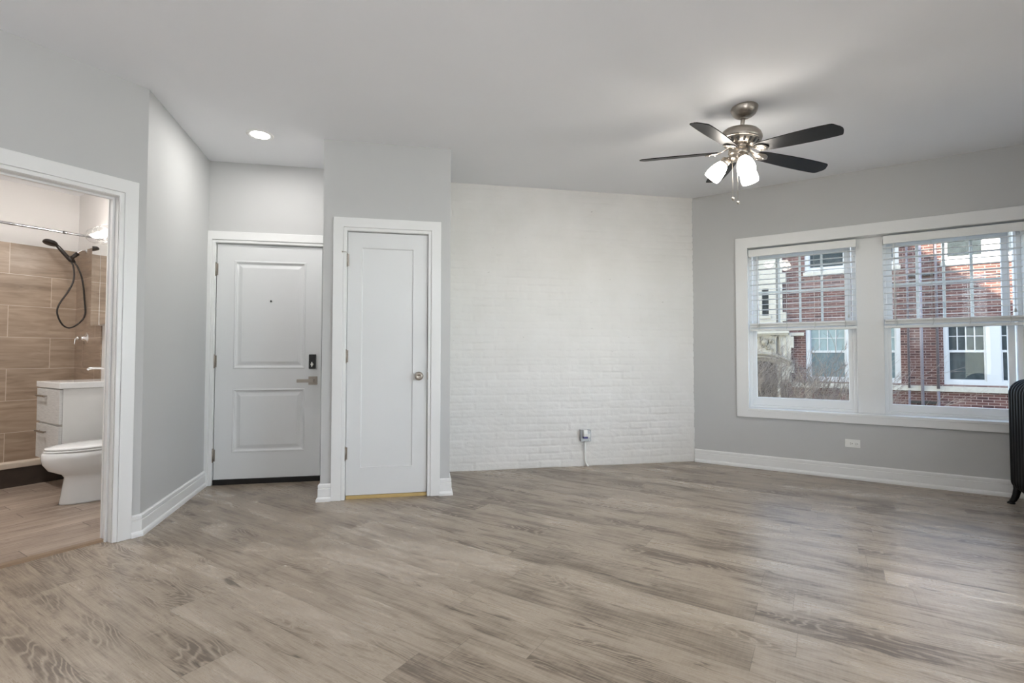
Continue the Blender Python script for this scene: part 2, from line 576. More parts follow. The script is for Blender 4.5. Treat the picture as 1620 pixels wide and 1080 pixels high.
def red_brick():
    g = NG('red_brick_facade', 0.85, 0, srgb(140, 80, 70), 0.2)
    x, y, z = g.sep(g.coord())
    v = g.comb(g.math('ADD', x, y), z, 0.0)
    br = g.brick(v, (0, 0, 0, 1), (1, 1, 1, 1), (0.5, 0.5, 0.5, 1), 0.212, 0.0677, 0.0075, 0.5, 0.1)
    row = g.math('FLOOR', g.math('DIVIDE', z, 0.0677))
    per = g.math('MULTIPLY', br['Color'], 1.0)
    k = g.noise(g.comb(g.math('MULTIPLY', x, 2.0), g.math('MULTIPLY', row, 7.0), 0.0), 2.0, 3)
    tt = g.math('ADD', g.math('MULTIPLY', per, 0.6), g.math('MULTIPLY', k, 0.4))
    c = g.ramp(tt, [(0.12, srgb(52, 42, 45)), (0.35, srgb(82, 55, 53)), (0.6, srgb(94, 66, 62)), (0.85, srgb(104, 78, 73))])
    g.color(g.mix(br['Fac'], c, srgb(138, 124, 120)))
    g.bump(g.math('SUBTRACT', 1.0, br['Fac']), 0.4, 0.008)
    return g.m


M['rbrick'] = red_brick()
M['stone'] = simple('pale_limestone', srgb(172, 168, 160), 0.8, 0.2, 0.12)
M['carved'] = simple('carved_limestone', srgb(152, 146, 134), 0.85, 0.2, 0.25)
M['winwhite'] = simple('white_window_paint', srgb(178, 179, 182), 0.5, 0.4, 0.03)
M['pipe'] = simple('grey_downpipe', srgb(94, 88, 94), 0.5, 0.4, 0.1)
M['pipe2'] = simple('pale_downpipe', srgb(118, 114, 124), 0.5, 0.4, 0.1)
M['farglass'] = simple('far_window_glass', srgb(62, 70, 73), 0.06, 0.4, 0.4)
M['farblind'] = simple('blinds_behind_far_glass', srgb(132, 148, 150), 0.15, 0.5, 0.12)
M['farshade'] = simple('grey_blind_behind_far_glass', srgb(98, 112, 116), 0.12, 0.5, 0.2)
M['portal'] = simple('brown_portal_door', srgb(62, 54, 47), 0.6, 0.3, 0.2)
M['twig'] = simple('bare_twig_bark', srgb(158, 146, 138), 0.85, 0.2, 0.4)
M['soil'] = simple('courtyard_ground', srgb(96, 90, 80), 0.9, 0.2, 0.4)
M['exterior'] = M['rbrick']

# ------------------------------------------------------------------ room shell
# main floor, local x = plank direction (along the window wall)
FL = Frame(F, w)


def to_local(fr, q):
    d = Vector((q.x, q.y)) - fr.o
    return (d.dot(fr.x), d.dot(fr.y))


BACK = -8.6
floor_pts = [A - xb * 4.66 + nb * 0.10, A + nb * 0.10 + xb * 0.0, FE.p(-0.06, 0.10).xy, FE.p(1.02, 0.10).xy,
             FW.p(0.0, 0.25).xy, FW.p(WR + 0.1, 0.25).xy, FW.p(WR + 0.1, BACK - 0.1).xy]
fl = MB().prism([to_local(FL, q) for q in floor_pts], 'z', -0.12, 0.0)
struct(fl, 'floor', M['floor'], 'grey-brown oak plank floor of the main room', 'floor', FL)
bf = MB().prism([(-1.5, 0.10), (0.06, 0.10), (0.62, 0.66), (0.62, 3.06), (-1.5, 3.06)], 'z', -0.12, 0.0)
FBF = Frame(A, xb)
struct(bf, 'floor_bathroom', M['bathfloor'], 'wood-look plank tile floor in the bathroom', 'floor', FBF)

ce = MB().prism([(-6.0, -9.0), (WR + 0.15, -9.0), (WR + 0.15, 0.30), (-6.0, 0.30)], 'z', H, H + 0.2)
struct(ce, 'ceiling', M['ceiling'], 'white painted ceiling over room and bathroom', 'ceiling', FW)

DOOR_T = 2.05                                      # door opening head
# wall with the bathroom doorway: opening local x -0.86..-0.148
struct(wall_grid(-6.0, 0.0, 0, H, 0.0, 0.115, [(-0.86, -0.142, -1, 2.045)]), 'wall_left', M['wall'],
       'grey wall at left with the bathroom doorway', 'wall', FB)
HL = (B - A).length
struct(MB().box(0.0, HL + 0.02, 0.0, 0.09, 0, H), 'wall_hall', M['wall'], 'grey side wall of the entry recess', 'wall', FH)
struct(wall_grid(-0.05, 1.2, 0, H, 0.0, 0.12, [(0.05, 0.93, -1, 2.06)]), 'wall_entry', M['wall'],
       'grey wall around the entry door', 'wall', FE)
CW = (D - C).length
DE = (E_ - D)
cd_ = 0.80
struct(wall_grid(0.0, CW, 0, H, 0.0, 0.10, [(0.172, 0.798, -1, 2.062)]), 'wall_closet', M['wall'],
       'grey front wall of the closet box', 'wall', FC)
struct(MB().box(0.0, 0.10, 0.10, 0.95, 0, H).box(CW - 0.10, CW, 0.10, 0.95, 0, H).box(0.1, CW - 0.1, 0.86, 0.95, 0, H), 'wall_closet_sides', M['wall'],
       'grey side walls of the closet box', 'wall', FC)

# painted brick wall with real relief
BL = (F - E_).length


def brick_wall():
    random.seed(4)
    x0, x1 = -0.05, BL + 0.012
    nx, nz = 190, 300
    from mathutils import noise as mn
    rh, bw = 0.0715, 0.214
    v = []; f = []
    rowoff = {}
    for j in range(nz + 1):
        z = H * j / nz
        for i in range(nx + 1):
            x = x0 + (x1 - x0) * i / nx
            zz = z + 0.008 * mn.noise(Vector((x * 1.1, z * 1.4, 2.0))) + 0.004 * mn.noise(Vector((x * 7, z * 9, 5.0)))
            r = math.floor(zz / rh); fz = zz / rh - r
            if r not in rowoff: rowoff[r] = (0.5 if r % 2 else 0.0) + random.uniform(-0.08, 0.08)
            xx = x / bw + rowoff[r]; c = math.floor(xx); fx = xx - c
            ez = min(fz, 1 - fz) * rh; ex = min(fx, 1 - fx) * bw
            e = min(ez, ex)
            fill = 0.5 + 0.5 * mn.noise(Vector((x * 1.7, z * 2.6, 9.0)))        # thick paint fills many joints
            jd = (0.0020 + 0.0095 * max(0.0, fill - 0.40)) * max(0.0, 1 - e / 0.011)
            hb = 0.0032 * mn.noise(Vector((c * 3.1 + 0.3, r * 5.7 + 0.7, 1.5)))
            rough = 0.0016 * mn.noise(Vector((x * 22, z * 40, 3.0)))
            y = jd - hb - rough + 0.003 * mn.noise(Vector((x * 0.7, z * 0.9, 0.0)))
            v.append((x, y, z))
    for j in range(nz):
        for i in range(nx):
            a = j * (nx + 1) + i
            f.append((a, a + 1, a + nx + 2, a + nx + 1))
    mb = MB().add(v, f, True)
    mb.box(x0, x1, 0.03, 0.12, 0, H)
    o = struct(mb, 'wall_brick', M['pbrick'], 'white painted brick wall between closet and window wall', 'wall', FK)
    return o


brick_wall()

# window wall (two windows in one opening)
struct(wall_grid(-0.02, WR + 0.12, 0, H, 0.0, 0.28, [(0.50, 2.50, 0.56, 2.18)]), 'wall_window', M['wall'],
       'grey wall with the double window', 'wall', FW)
# walls behind the photographer: right wall with an added window, plain back wall
FR = Frame(FW.p(WR, 0).xy, -n)            # x runs from the window wall back past the camera, y away from the room
struct(wall_grid(0.0, -BACK, 0, H, 0.0, 0.2, [(1.55, 3.75, 0.70, 2.20)]), 'wall_right', M['wall'],
       'grey wall on the right side of the room', 'wall', FR)
FBK = Frame(FW.p(WR, BACK).xy, -w)
struct(wall_grid(-0.2, 5.3, 0, H, 0.0, 0.2), 'wall_back', M['wall'],
       'grey wall at the back of the room', 'wall', FBK)
# bathroom shell
struct(MB().box(-1.5, 0.70, 3.0, 3.1, 0, H), 'wall_bathroom_back', M['bathwall'], 'white wall at the back of the shower', 'wall', FB)
struct(MB().box(0.576, 0.676, 0.79, 3.0, 0, H), 'wall_bathroom_right', M['bathwall'], 'white bathroom wall behind the vanity', 'wall', FB)
struct(MB().box(-1.6, -1.5, 0.115, 3.1, 0, H), 'wall_bathroom_left', M['bathwall'], 'white wall at left side of bathroom', 'wall', FB)
struct(MB().box(-1.5, 0.576, 2.99, 2.9995, 0.055, 2.167), 'trim_shower_tile_back', M['tile'], 'brown wood-look tile on the back shower wall', 'tile', FB)
struct(MB().box(0.566, 0.5755, 2.345, 2.99, 0.055, 2.167), 'trim_shower_tile_side', M['tile'], 'brown wood-look tile on the side shower wall', 'tile', FB)
struct(MB().box(-1.5, 0.566, 2.24, 2.99, 0.0, 0.055), 'floor_shower', M['curbcap'], 'pale shower floor behind the curb', 'floor', FB)
cu = tag(empty('trim_shower_curb', FB.p(0, 2.15, 0), FB.ang), 'low shower curb of dark tile with beige stone cap', 'curb', None, 'structure')
MB().box(-1.5, 0.575, 0.012, 0.088, 0.0, 0.156).build('curb_tile', M['curbtile'], cu)
MB().box(-1.5, 0.575, 0.0, 0.10, 0.156, 0.203).build('curb_cap', M['curbcap'], cu, 0.006)

# baseboards
BP = [(0, 0), (0.026, 0), (0.026, 0.016), (0.022, 0.027), (0.015, 0.033), (0.015, 0.094), (0.0115, 0.097), (0.0115, 0.101),
      (0.014, 0.104), (0.014, 0.122), (0.007, 0.131), (0, 0.131)]


def baseboard(name, pts, label):
    struct(sweep(pts, BP), name, M['trim'], label, 'baseboard')


baseboard('baseboard_hall', [FB.p(-0.050, 0).xy, A, FH.p(HL - 0.02, 0).xy], 'tall white baseboard turning from bathroom door into the entry recess')
baseboard('baseboard_closet_left', [FC.p(0, 0.6).xy, C, FC.p(0.079, 0).xy], 'short white baseboard left of the closet door')
baseboard('baseboard_closet_right', [FC.p(0.886, 0).xy, D, FC.p(CW, 0.76).xy], 'short white baseboard right of the closet door')
baseboard('baseboard_window', [FW.p(0.005, 0).xy, FW.p(WR, 0).xy, FW.p(WR, BACK + 0.02).xy], 'long white baseboard under the windows')
baseboard('baseboard_left', [FB.p(-5.9, 0).xy, FB.p(-0.965, 0).xy], 'white baseboard left of the bathroom doorway')

# ------------------------------------------------------------------ door parts


def casing(x0, x1, z1, wd, parent, name='door_casing', top=None):
    """door casing on three sides, x0..x1 the inner clear opening; stepped inner bead"""
    mb = MB()
    bw = 0.024
    mb.prism([(x0 - wd, 0), (x0 - bw, 0), (x0 - bw, z1 + bw), (x1 + bw, z1 + bw), (x1 + bw, 0), (x1 + wd, 0), (x1 + wd, z1 + (top or wd)), (x0 - wd, z1 + (top or wd))], 'y', -0.019, 0.0)
    mb.prism([(x0 - bw, 0), (x0, 0), (x0, z1), (x1, z1), (x1, 0), (x1 + bw, 0), (x1 + bw, z1 + bw), (x0 - bw, z1 + bw)], 'y', -0.012, 0.0)
    return mb.build(name, M['trim'], parent, 0.003)


def jamb(x0, x1, z1, y0, y1, parent, t=0.018, stop=None):
    mb = MB()
    mb.prism([(x0 - t, 0), (x0, 0), (x0, z1), (x1, z1), (x1, 0), (x1 + t, 0), (x1 + t, z1 + t), (x0 - t, z1 + t)], 'y', y0, y1)
    if stop:
        a, c, d = stop
        mb.prism([(x0, 0), (x0 + d, 0), (x0 + d, z1 - d), (x1 - d, z1 - d), (x1 - d, 0), (x1, 0), (x1, z1), (x0, z1)], 'y', a, c)
    return mb.build('door_jamb', M['trim'], parent, 0.002)


def hinge(x, z, parent, y=-0.002, hgt=0.1):
    mb = MB()
    mb.cyl((x, y - 0.006, z - hgt / 2), (x, y - 0.006, z + hgt / 2), 0.0065, seg=12)
    for k in (-1, 1):
        mb.lathe([(0.0045, 0), (0.006, 0.004), (0.003, 0.009)], 12, (x, y - 0.006, z + k * hgt / 2), (0, 0, k))
    mb.box(x - 0.016, x + 0.016, y, y + 0.003, z - hgt / 2, z + hgt / 2)
    return mb.build('hinge', M['nickel'], parent)


# entry door
d1 = thing('door_1', FE, 0, 0, 0, 'white two-panel entry door with lever and black keypad lock', 'door', None, 'structure')
casing(0.058, 0.926, 2.058, 0.069, d1, top=0.095)
jamb(0.060, 0.924, 2.056, 0.0, 0.115, d1, 0.012, (0.058, 0.075, 0.012))


def panel_door(x0, x1, z0, z1, y0, y1, panels, raised, parent, mat, name):
    """slab with recessed panels; raised: moulded groove and raised field"""
    mb = MB()
    xs = sorted({x0, x1, *[p[0] for p in panels], *[p[1] for p in panels]}); zs = sorted({z0, z1, *[p[2] for p in panels], *[p[3] for p in panels]})
    g = wall_grid(x0, x1, z0, z1, y0, y0 + 0.012, panels)
    mb.add(g.v, g.f)
    mb.box(x0, x1, y0 + 0.012, y1, z0, z1)
    for (a, c, d, e) in panels:
        def ring(k, y):
            return [(a + k, y, d + k), (c - k, y, d + k), (c - k, y, e - k), (a + k, y, e - k)]
        if raised:
            seq = [(0.0, y0 - 0.0), (0.006, y0 - 0.004), (0.014, y0 - 0.003), (0.020, y0 + 0.007), (0.026, y0 + 0.010), (0.034, y0 + 0.010), (0.062, y0 + 0.001), (0.066, y0 + 0.001)]
        else:
            seq = [(0.0, y0), (0.006, y0 + 0.009), (0.008, y0 + 0.009)]
        rs = [ring(k, y) for k, y in seq]
        mb.loft(rs, smooth=False, caps=False); mb.add(rs[-1], [(0, 1, 2, 3)])
    return mb.build(name, mat, parent)


pd = panel_door(0.067, 0.917, 0.046, 2.048, 0.012, 0.055, [(0.205, 0.785, 0.980, 1.912), (0.205, 0.785, 0.267, 0.808)], True, d1, M['door'], 'door_panel')
for z in (1.83, 1.045, 0.25):
    hinge(0.061, z, d1, 0.008)
sw = MB().box(0.062, 0.922, 0.004, 0.05, 0.0, 0.044).build('door_sweep', M['rubber'], d1, 0.003)
tag(sw, 'black rubber sweep under the door')
pk = MB().lathe([(0.008, 0), (0.008, 0.004), (0.0045, 0.005)], 16, (0.499, 0.013, 1.566), (0, -1, 0)).build('peephole', M['bronze'], d1)
# keypad lock
kp = MB().prism([(0.820, 0.979), (0.877, 0.979), (0.877, 1.105), (0.820, 1.105)], 'y', -0.016, 0.012).build('keypad_lock', M['black'], d1, 0.005, 3)
MB().lathe([(0.012, 0), (0.012, 0.006), (0.004, 0.007)], 18, (0.8485, -0.016, 1.018), (0, -1, 0)).box(0.8445, 0.8525, -0.034, -0.020, 0.998, 1.038).build('thumb_turn', M['plastic'], kp, 0.002)  # white colour stands in for reflections on the silver thumb turn
# lever handle
lv = MB().box(0.816, 0.890, 0.002, 0.012, 0.839, 0.912).build('lever_handle', M['nickel'], d1, 0.003)
MB().cyl((0.853, 0.004, 0.876), (0.853, -0.052, 0.876), 0.0125).prism([(0.732, 0.862), (0.866, 0.862), (0.866, 0.890), (0.732, 0.890)], 'y', -0.058, -0.046).build('lever', M['nickel'], lv, 0.003)

# closet door
d2 = thing('door_2', FC, 0, 0, 0, 'narrow white one-panel closet door with round nickel knob', 'door', None, 'structure')
casing(0.176, 0.794, 2.058, 0.098, d2)
jamb(0.178, 0.792, 2.056, 0.0, 0.10, d2, 0.006, (0.05, 0.065, 0.012))
panel_door(0.1815, 0.788, 0.030, 2.050, 0.010, 0.045, [(0.287, 0.677, 0.236, 1.931)], False, d2, M['door'], 'door_panel')
for z in (1.83, 1.09, 0.35):
    hinge(0.1765, z, d2, 0.002, 0.092)
hs = MB().tube([(0.1765, -0.006, 1.888), (0.165, -0.018, 1.890), (0.150, -0.020, 1.888)], 0.003, 8).cyl((0.150, -0.021, 1.889), (0.143, -0.020, 1.889), 0.006).build('hinge_pin_stop', M['nickel'], d2)
kb = MB().lathe([(0.034, 0), (0.034, 0.005), (0.027, 0.009), (0.012, 0.011), (0.011, 0.028), (0.024, 0.034), (0.030, 0.044), (0.0295, 0.054), (0.022, 0.060), (0.013, 0.061), (0.012, 0.058), (0.004, 0.058)], 32, (0.726, 0.010, 0.935), (0, -1, 0)).build('door_knob', M['nickel'], d2)
MB().box(0.7895, 0.7945, 0.0, 0.012, 0.906, 0.966).build('strike_plate', M['nickel'], d2)
th = MB().box(0.184, 0.790, 0.008, 0.06, 0.0, 0.026).build('threshold', M['strip'], d2, 0.002)
tag(th, 'pale yellow wood strip under the closet door')

# bathroom doorway
d3 = thing('door_3', FB, 0, 0, 0, 'open bathroom doorway with wide white casing', 'doorway', None, 'structure')
casing(-0.858, -0.141, 2.043, 0.093, d3, top=0.104)
jamb(-0.856, -0.144, 2.041, 0.0, 0.118, d3, 0.006, (0.045, 0.062, 0.013))
MB().prism([(0.06, 0), (0.13, 0), (0.122, 0.009), (0.07, 0.012)], 'x', -0.855, -0.15).build('threshold', M['strip2'], d3)
MB().box(-0.96, -0.86, 0.117, 0.135, 0, 2.14).box(-0.149, -0.05, 0.117, 0.135, 0, 2.14).build('inner_casing', M['trim'], d3)

# ------------------------------------------------------------------ windows
tw = thing('trim_window', FW, 0, 0, 0, 'wide white flat casing framing both windows', 'window casing', None, 'structure')
MB().frame(0.412, 2.588, 0.497, 2.268, 0.110, 0.110, 0.105, 0.070, -0.022, 0.0).build('casing', M['trim'], tw, 0.003)
MB().frame(0.50, 2.50, 0.56, 2.18, 0.016, 0.016, 0.018, 0.0, -0.002, 0.24).build('jamb_liner', M['trim'], tw)
MB().box(0.51, 2.49, -0.024, 0.24, 0.556, 0.582).build('window_sill', M['trim'], tw, 0.004)
MB().box(1.402, 1.600, 0.085, 0.24, 0.582, 2.163).build('mullion_post', M['trim'], tw, 0.003)


def sash(x0, x1, z0, z1, y0, y1, st, tr, br, par, grid=None):
    s = MB().frame(x0, x1, z0, z1, st, st, tr, br, y0, y1).build('sash', M['vinyl'], par, 0.003)
    gx0, gx1, gz0, gz1 = x0 + st, x1 - st, z0 + br, z1 - tr
    ym = (y0 + y1) / 2
    MB().box(gx0 - 0.004, gx1 + 0.004, ym - 0.002, ym + 0.002, gz0 - 0.004, gz1 + 0.004).build('pane', M['glass'], s)
    if grid:
        mb = MB()
        for k in range(1, grid[0]):
            x = gx0 + (gx1 - gx0) * k / grid[0]
            mb.box(x - 0.010, x + 0.010, ym + 0.003, ym + 0.010, gz0, gz1)
        for k in range(1, grid[1]):
            z = gz0 + (gz1 - gz0) * k / grid[1]
            mb.box(gx0, gx1, ym + 0.0032, ym + 0.0098, z - 0.010, z + 0.010)
        mb.build('muntin_grid', M['vinyl'], s)
    return s


def window_unit(name, x0, x1, gx0, gx1, zb, label):
    t = thing(name, FW, x0, 0.12, 0.582, label, 'window', None, 'structure')
    X = lambda x: x - x0
    Z = lambda z: z - 0.582
    MB().frame(0, x1 - x0, 0, Z(2.162), 0.030, 0.030, 0.034, 0.022, 0.0, 0.115).build('window_frame', M['vinyl'], t, 0.003)
    # lower sash in front, upper sash behind
    sash(X(gx0 - 0.042), X(gx1 + 0.042), 0.022, Z(1.395), 0.018, 0.052, 0.042, 0.040, Z(zb) - 0.022, t)
    sash(X(gx0 - 0.028), X(gx1 + 0.028), Z(1.352), Z(2.13), 0.060, 0.092, 0.046, 0.055, 0.045, t, (4, 2))
    MB().box(X((gx0 + gx1) / 2) - 0.03, X((gx0 + gx1) / 2) + 0.03, 0.022, 0.05, Z(1.395), Z(1.408)).build('sash_lock', M['vinyl'], t, 0.003)
    return t


window_unit('window_1', 0.514, 1.404, 0.580, 1.340, 0.684, 'white double-hung window nearest the brick wall')
window_unit('window_2', 1.598, 2.486, 1.655, 2.400, 0.670, 'white double-hung window behind the black radiator')


def blind(x0, x1, label, wand=True):
    t = thing('window_blind', FW, x0, 0.0, 2.078, label, 'blind', 'half-raised window blinds')
    Lb = x1 - x0
    MB().box(0, Lb, 0.012, 0.024, 0.0, 0.070).box(0, 0.012, 0.024, 0.075, 0.0, 0.070).box(Lb - 0.012, Lb, 0.024, 0.075, 0.0, 0.070).build('valance', M['blind'], t, 0.003)
    MB().box(0.014, Lb - 0.014, 0.030, 0.082, 0.012, 0.066).build('head_rail', M['blind'], t)
    mb = MB(); pitch = 0.0500
    zs = []
    z = -0.030
    while z > -0.640:
        zs.append(z); z -= pitch
    for k, z in enumerate(zs):
        jit = 0.0012 * sin(k * 2.3)
        mb.add(*slat(0.006, Lb - 0.006, 0.055, z, 0.05, 0.0030, jit))
    mb.build('hanging_slats', M['blind'], t)
    ms = MB(); z = -0.664
    for k in range(11):
        ms.add(*slat(0.006, Lb - 0.006, 0.055 + 0.0012 * sin(k * 1.9), z, 0.05, 0.0030, 0.0006 * cos(k)))
        z -= 0.0041
    ms.build('slat_stack', M['blind'], t)
    MB().box(0.004, Lb - 0.004, 0.030, 0.080, -0.738, -0.716).build('bottom_rail', M['blind'], t, 0.004)
    mc = MB()
    for fx in (0.10, 0.37, 0.63, 0.90):
        for yy in (0.0295, 0.0805):
            mc.tube([(Lb * fx, yy, 0.01), (Lb * fx, yy, -0.72)], 0.0009, 5)
        mc.tube([(Lb * fx, 0.0275, -0.655), (Lb * fx + 0.006, 0.026, -0.69), (Lb * fx - 0.004, 0.027, -0.722)], 0.0014, 5)
    mc.build('ladder_cords', M['fabric'], t)
    mw = MB().tube([(0.075, 0.022, 0.0), (0.075, 0.020, -0.70)], 0.004, 8)
    mw.build('tilt_wand', M['blind'], t)
    mp = MB()
    mp.tube([(Lb - 0.062, 0.021, 0.0), (Lb - 0.062, 0.020, -0.60)], 0.0012, 5)
    mp.lathe([(0.002, 0), (0.007, 0.012), (0.008, 0.03), (0.003, 0.036)], 12, (Lb - 0.062, 0.020, -0.60), (0, 0, -1))
    mp.build('pull_cord', M['fabric'], t)
    return t


def slat(x0, x1, yc, z, wdt, th, tilt):
    """one gently crowned slat"""
    v = []; N = 4
    for x in (x0, x1):
        for s in (0, 1):
            for k in range(N + 1):
                q = k / N - 0.5
                v.append((x, yc + wdt * q, z + 0.0030 * (1 - 4 * q * q) + tilt * q * 4 + (th if s else 0)))
    m = N + 1; f = []
    for k in range(N):
        f += [(k, k + 1, 2 * m + k + 1, 2 * m + k), (m + k, 3 * m + k, 3 * m + k + 1, m + k + 1)]
        f += [(k, m + k, m + k + 1, k + 1), (2 * m + k, 2 * m + k + 1, 3 * m + k + 1, 3 * m + k)]
    f += [(0, 2 * m, 3 * m, m), (N, m + N, 3 * m + N, 2 * m + N)]
    return v, f


blind(0.528, 1.404, 'half-raised white blind on the left window, nearest the brick wall')
blind(1.598, 2.482, 'half-raised white blind on the right window, above the radiator')

# outlet under the window
ou = thing('wall_outlet', FW, 1.352, 0.0, 0.316, 'white duplex outlet on the grey wall under the windows', 'outlet')
MB().box(-0.056, 0.056, -0.007, 0.0, -0.035, 0.035).build('cover_plate', M['plastic'], ou, 0.003)
for cx in (-0.009, 0.030):
    rc = MB().box(cx - 0.016, cx + 0.016, -0.0095, -0.0065, -0.0155, 0.0155).build('receptacle', M['plastic'], ou, 0.003)
    MB().box(cx - 0.0095, cx - 0.0035, -0.0102, -0.0094, 0.0035, 0.0060).box(cx - 0.0095, cx - 0.0025, -0.0102, -0.0094, -0.0065, -0.004).cyl((cx + 0.006, -0.0094, 0), (cx + 0.006, -0.0102, 0), 0.0032, seg=10).build('slots', M['slot'], rc)

# junction box, plug-in device and conduit on the brick wall
jb = thing('outlet_box', FK, 1.327, 0.0, 0.308, 'small steel outlet box mounted low on the white brick wall', 'outlet')
MB().frame(-0.052, 0.052, -0.056, 0.056, 0.002, 0.002, 0.002, 0.002, -0.045, 0.004).box(-0.0525, 0.0525, -0.047, -0.044, -0.0565, 0.0565).build('steel_box', M['steel'], jb, 0.002)
MB().box(0.006, 0.042, -0.051, -0.046, -0.020, 0.014).build('receptacle', M['plastic'], jb, 0.003)
for zz in (0.043, -0.043):
    MB().cyl((0.035, -0.047, zz), (0.035, -0.050, zz), 0.005, seg=10).build('screw', M['chrome'], jb)
pa = thing('plug_adapter', FK, 1.313, -0.047, 0.314, 'white plug-in adapter with violet base in the steel outlet box', 'plug adapter')
MB().loft([[(-0.020, 0, z0), (0.020, 0, z0), (0.020, -y1, z0), (-0.020, -y1, z0)] for z0, y1 in ((-0.012, 0.034), (0.018, 0.036), (0.055, 0.030))], smooth=False).build('adapter_body', M['plastic'], pa, 0.004)
MB().box(-0.022, 0.022, -0.037, 0.0, -0.030, -0.012).build('violet_base', M['violet'], pa, 0.003)
cdv = MB().tube([(1.325, -0.020, 0.252), (1.325, -0.020, 0.16), (1.326, -0.020, 0.07), (1.332, -0.022, 0.035), (1.347, -0.026, 0.010), (1.356, -0.028, 0.004)], 0.0085, 12)
cdv.lathe([(0.012, 0), (0.012, 0.012)], 12, (1.325, -0.020, 0.252), (0, 0, -1))
tag(cdv.build('cable', M['plastic'], None, loc=FK.p(0, 0, 0), rotz=FK.ang), 'white cable running from the steel outlet box down to the floor', 'cable')

# ------------------------------------------------------------------ ceiling fan (hangs slightly out of plumb)
fx, fy = 1.5515, 3.2098
fan = tag(empty('ceiling_fan', (fx, fy, H)), 'brushed nickel ceiling fan with five black blades and three lit shades', 'ceiling fan')
MB().lathe([(0.080, 0.0), (0.084, 0.006), (0.083, 0.014), (0.079, 0.030), (0.070, 0.047), (0.054, 0.061), (0.034, 0.071), (0.020, 0.074)], 40, (0, 0, 0), (0, 0, -1)).build('canopy', M['nickel'], fan)
ax = Vector((-0.0889, 0.0973, -0.9913)).normalized()
e1 = Vector((0.9960, 0.0, -0.0893)).normalized(); e2 = ax.cross(e1); e2 = e2 if e2.y > 0 else -e2
MB().lathe([(0.0135, 0.045), (0.0135, 0.150)], 20, (0, 0, 0), ax).lathe([(0.022, 0.062), (0.024, 0.070), (0.018, 0.080)], 20, (0, 0, 0), ax).build('downrod', M['nickel'], fan)
hb = MB().lathe([(0.022, 0.132), (0.045, 0.135), (0.078, 0.141), (0.103, 0.151), (0.120, 0.166), (0.130, 0.184), (0.133, 0.200), (0.131, 0.212), (0.124, 0.216), (0.112, 0.217)], 48, (0, 0, 0), ax).build('motor_housing', M['nickel'], fan)
vr = MB().lathe([(0.119, 0.2165), (0.117, 0.222), (0.097, 0.251), (0.074, 0.256), (0.060, 0.258)], 48, (0, 0, 0), ax).build('vent_ring', M['nickel'], fan)
vs = MB()
for k in range(18):
    a = 2 * pi * k / 18
    d0 = e1 * cos(a) + e2 * sin(a); tt = -e1 * sin(a) + e2 * cos(a)
    qs = []
    for r, h_ in ((0.1170, 0.2245), (0.1000, 0.2485)):
        for sg in (-1, 1):
            qs.append(d0 * r + ax * h_ + tt * (0.0075 * sg))
    qs2 = [q - d0 * 0.006 for q in qs]
    vs.add(qs + qs2, [(0, 1, 3, 2), (4, 6, 7, 5), (0, 2, 6, 4), (1, 5, 7, 3), (0, 4, 5, 1), (2, 3, 7, 6)])
vs.build('vent_slots', M['slot'], vr)
sh = MB().lathe([(0.060, 0.256), (0.062, 0.262), (0.050, 0.268), (0.050, 0.272), (0.066, 0.276), (0.067, 0.306), (0.060, 0.314), (0.052, 0.322), (0.058, 0.330), (0.050, 0.344), (0.028, 0.352), (0.010, 0.356)], 40, (0, 0, 0), ax).build('switch_housing', M['nickel'], fan)
A0 = 0.1763
BL_H = 0.290


def blade_rows():
    R0, R1 = 0.130, 0.662
    rows = []
    ts = [k / 14 * 0.93 for k in range(15)] + [0.95, 0.968, 0.982, 0.992, 1.0]
    for t in ts:
        r = R0 + (R1 - R0) * t
        if t < 0.12: hw = 0.040 + 0.014 * sin(t / 0.12 * pi / 2)
        elif t < 0.70: hw = 0.054 + 0.013 * sin((t - 0.12) / 0.58 * pi / 2)
        else: hw = 0.067 - 0.007 * ((t - 0.70) / 0.30) ** 2
        if t > 0.955:
            q = (t - 0.955) / 0.045
            hw -= 0.020 * (1 - sqrt(max(0.0, 1 - q * q)))
        rows.append((r, hw, t))
    return rows


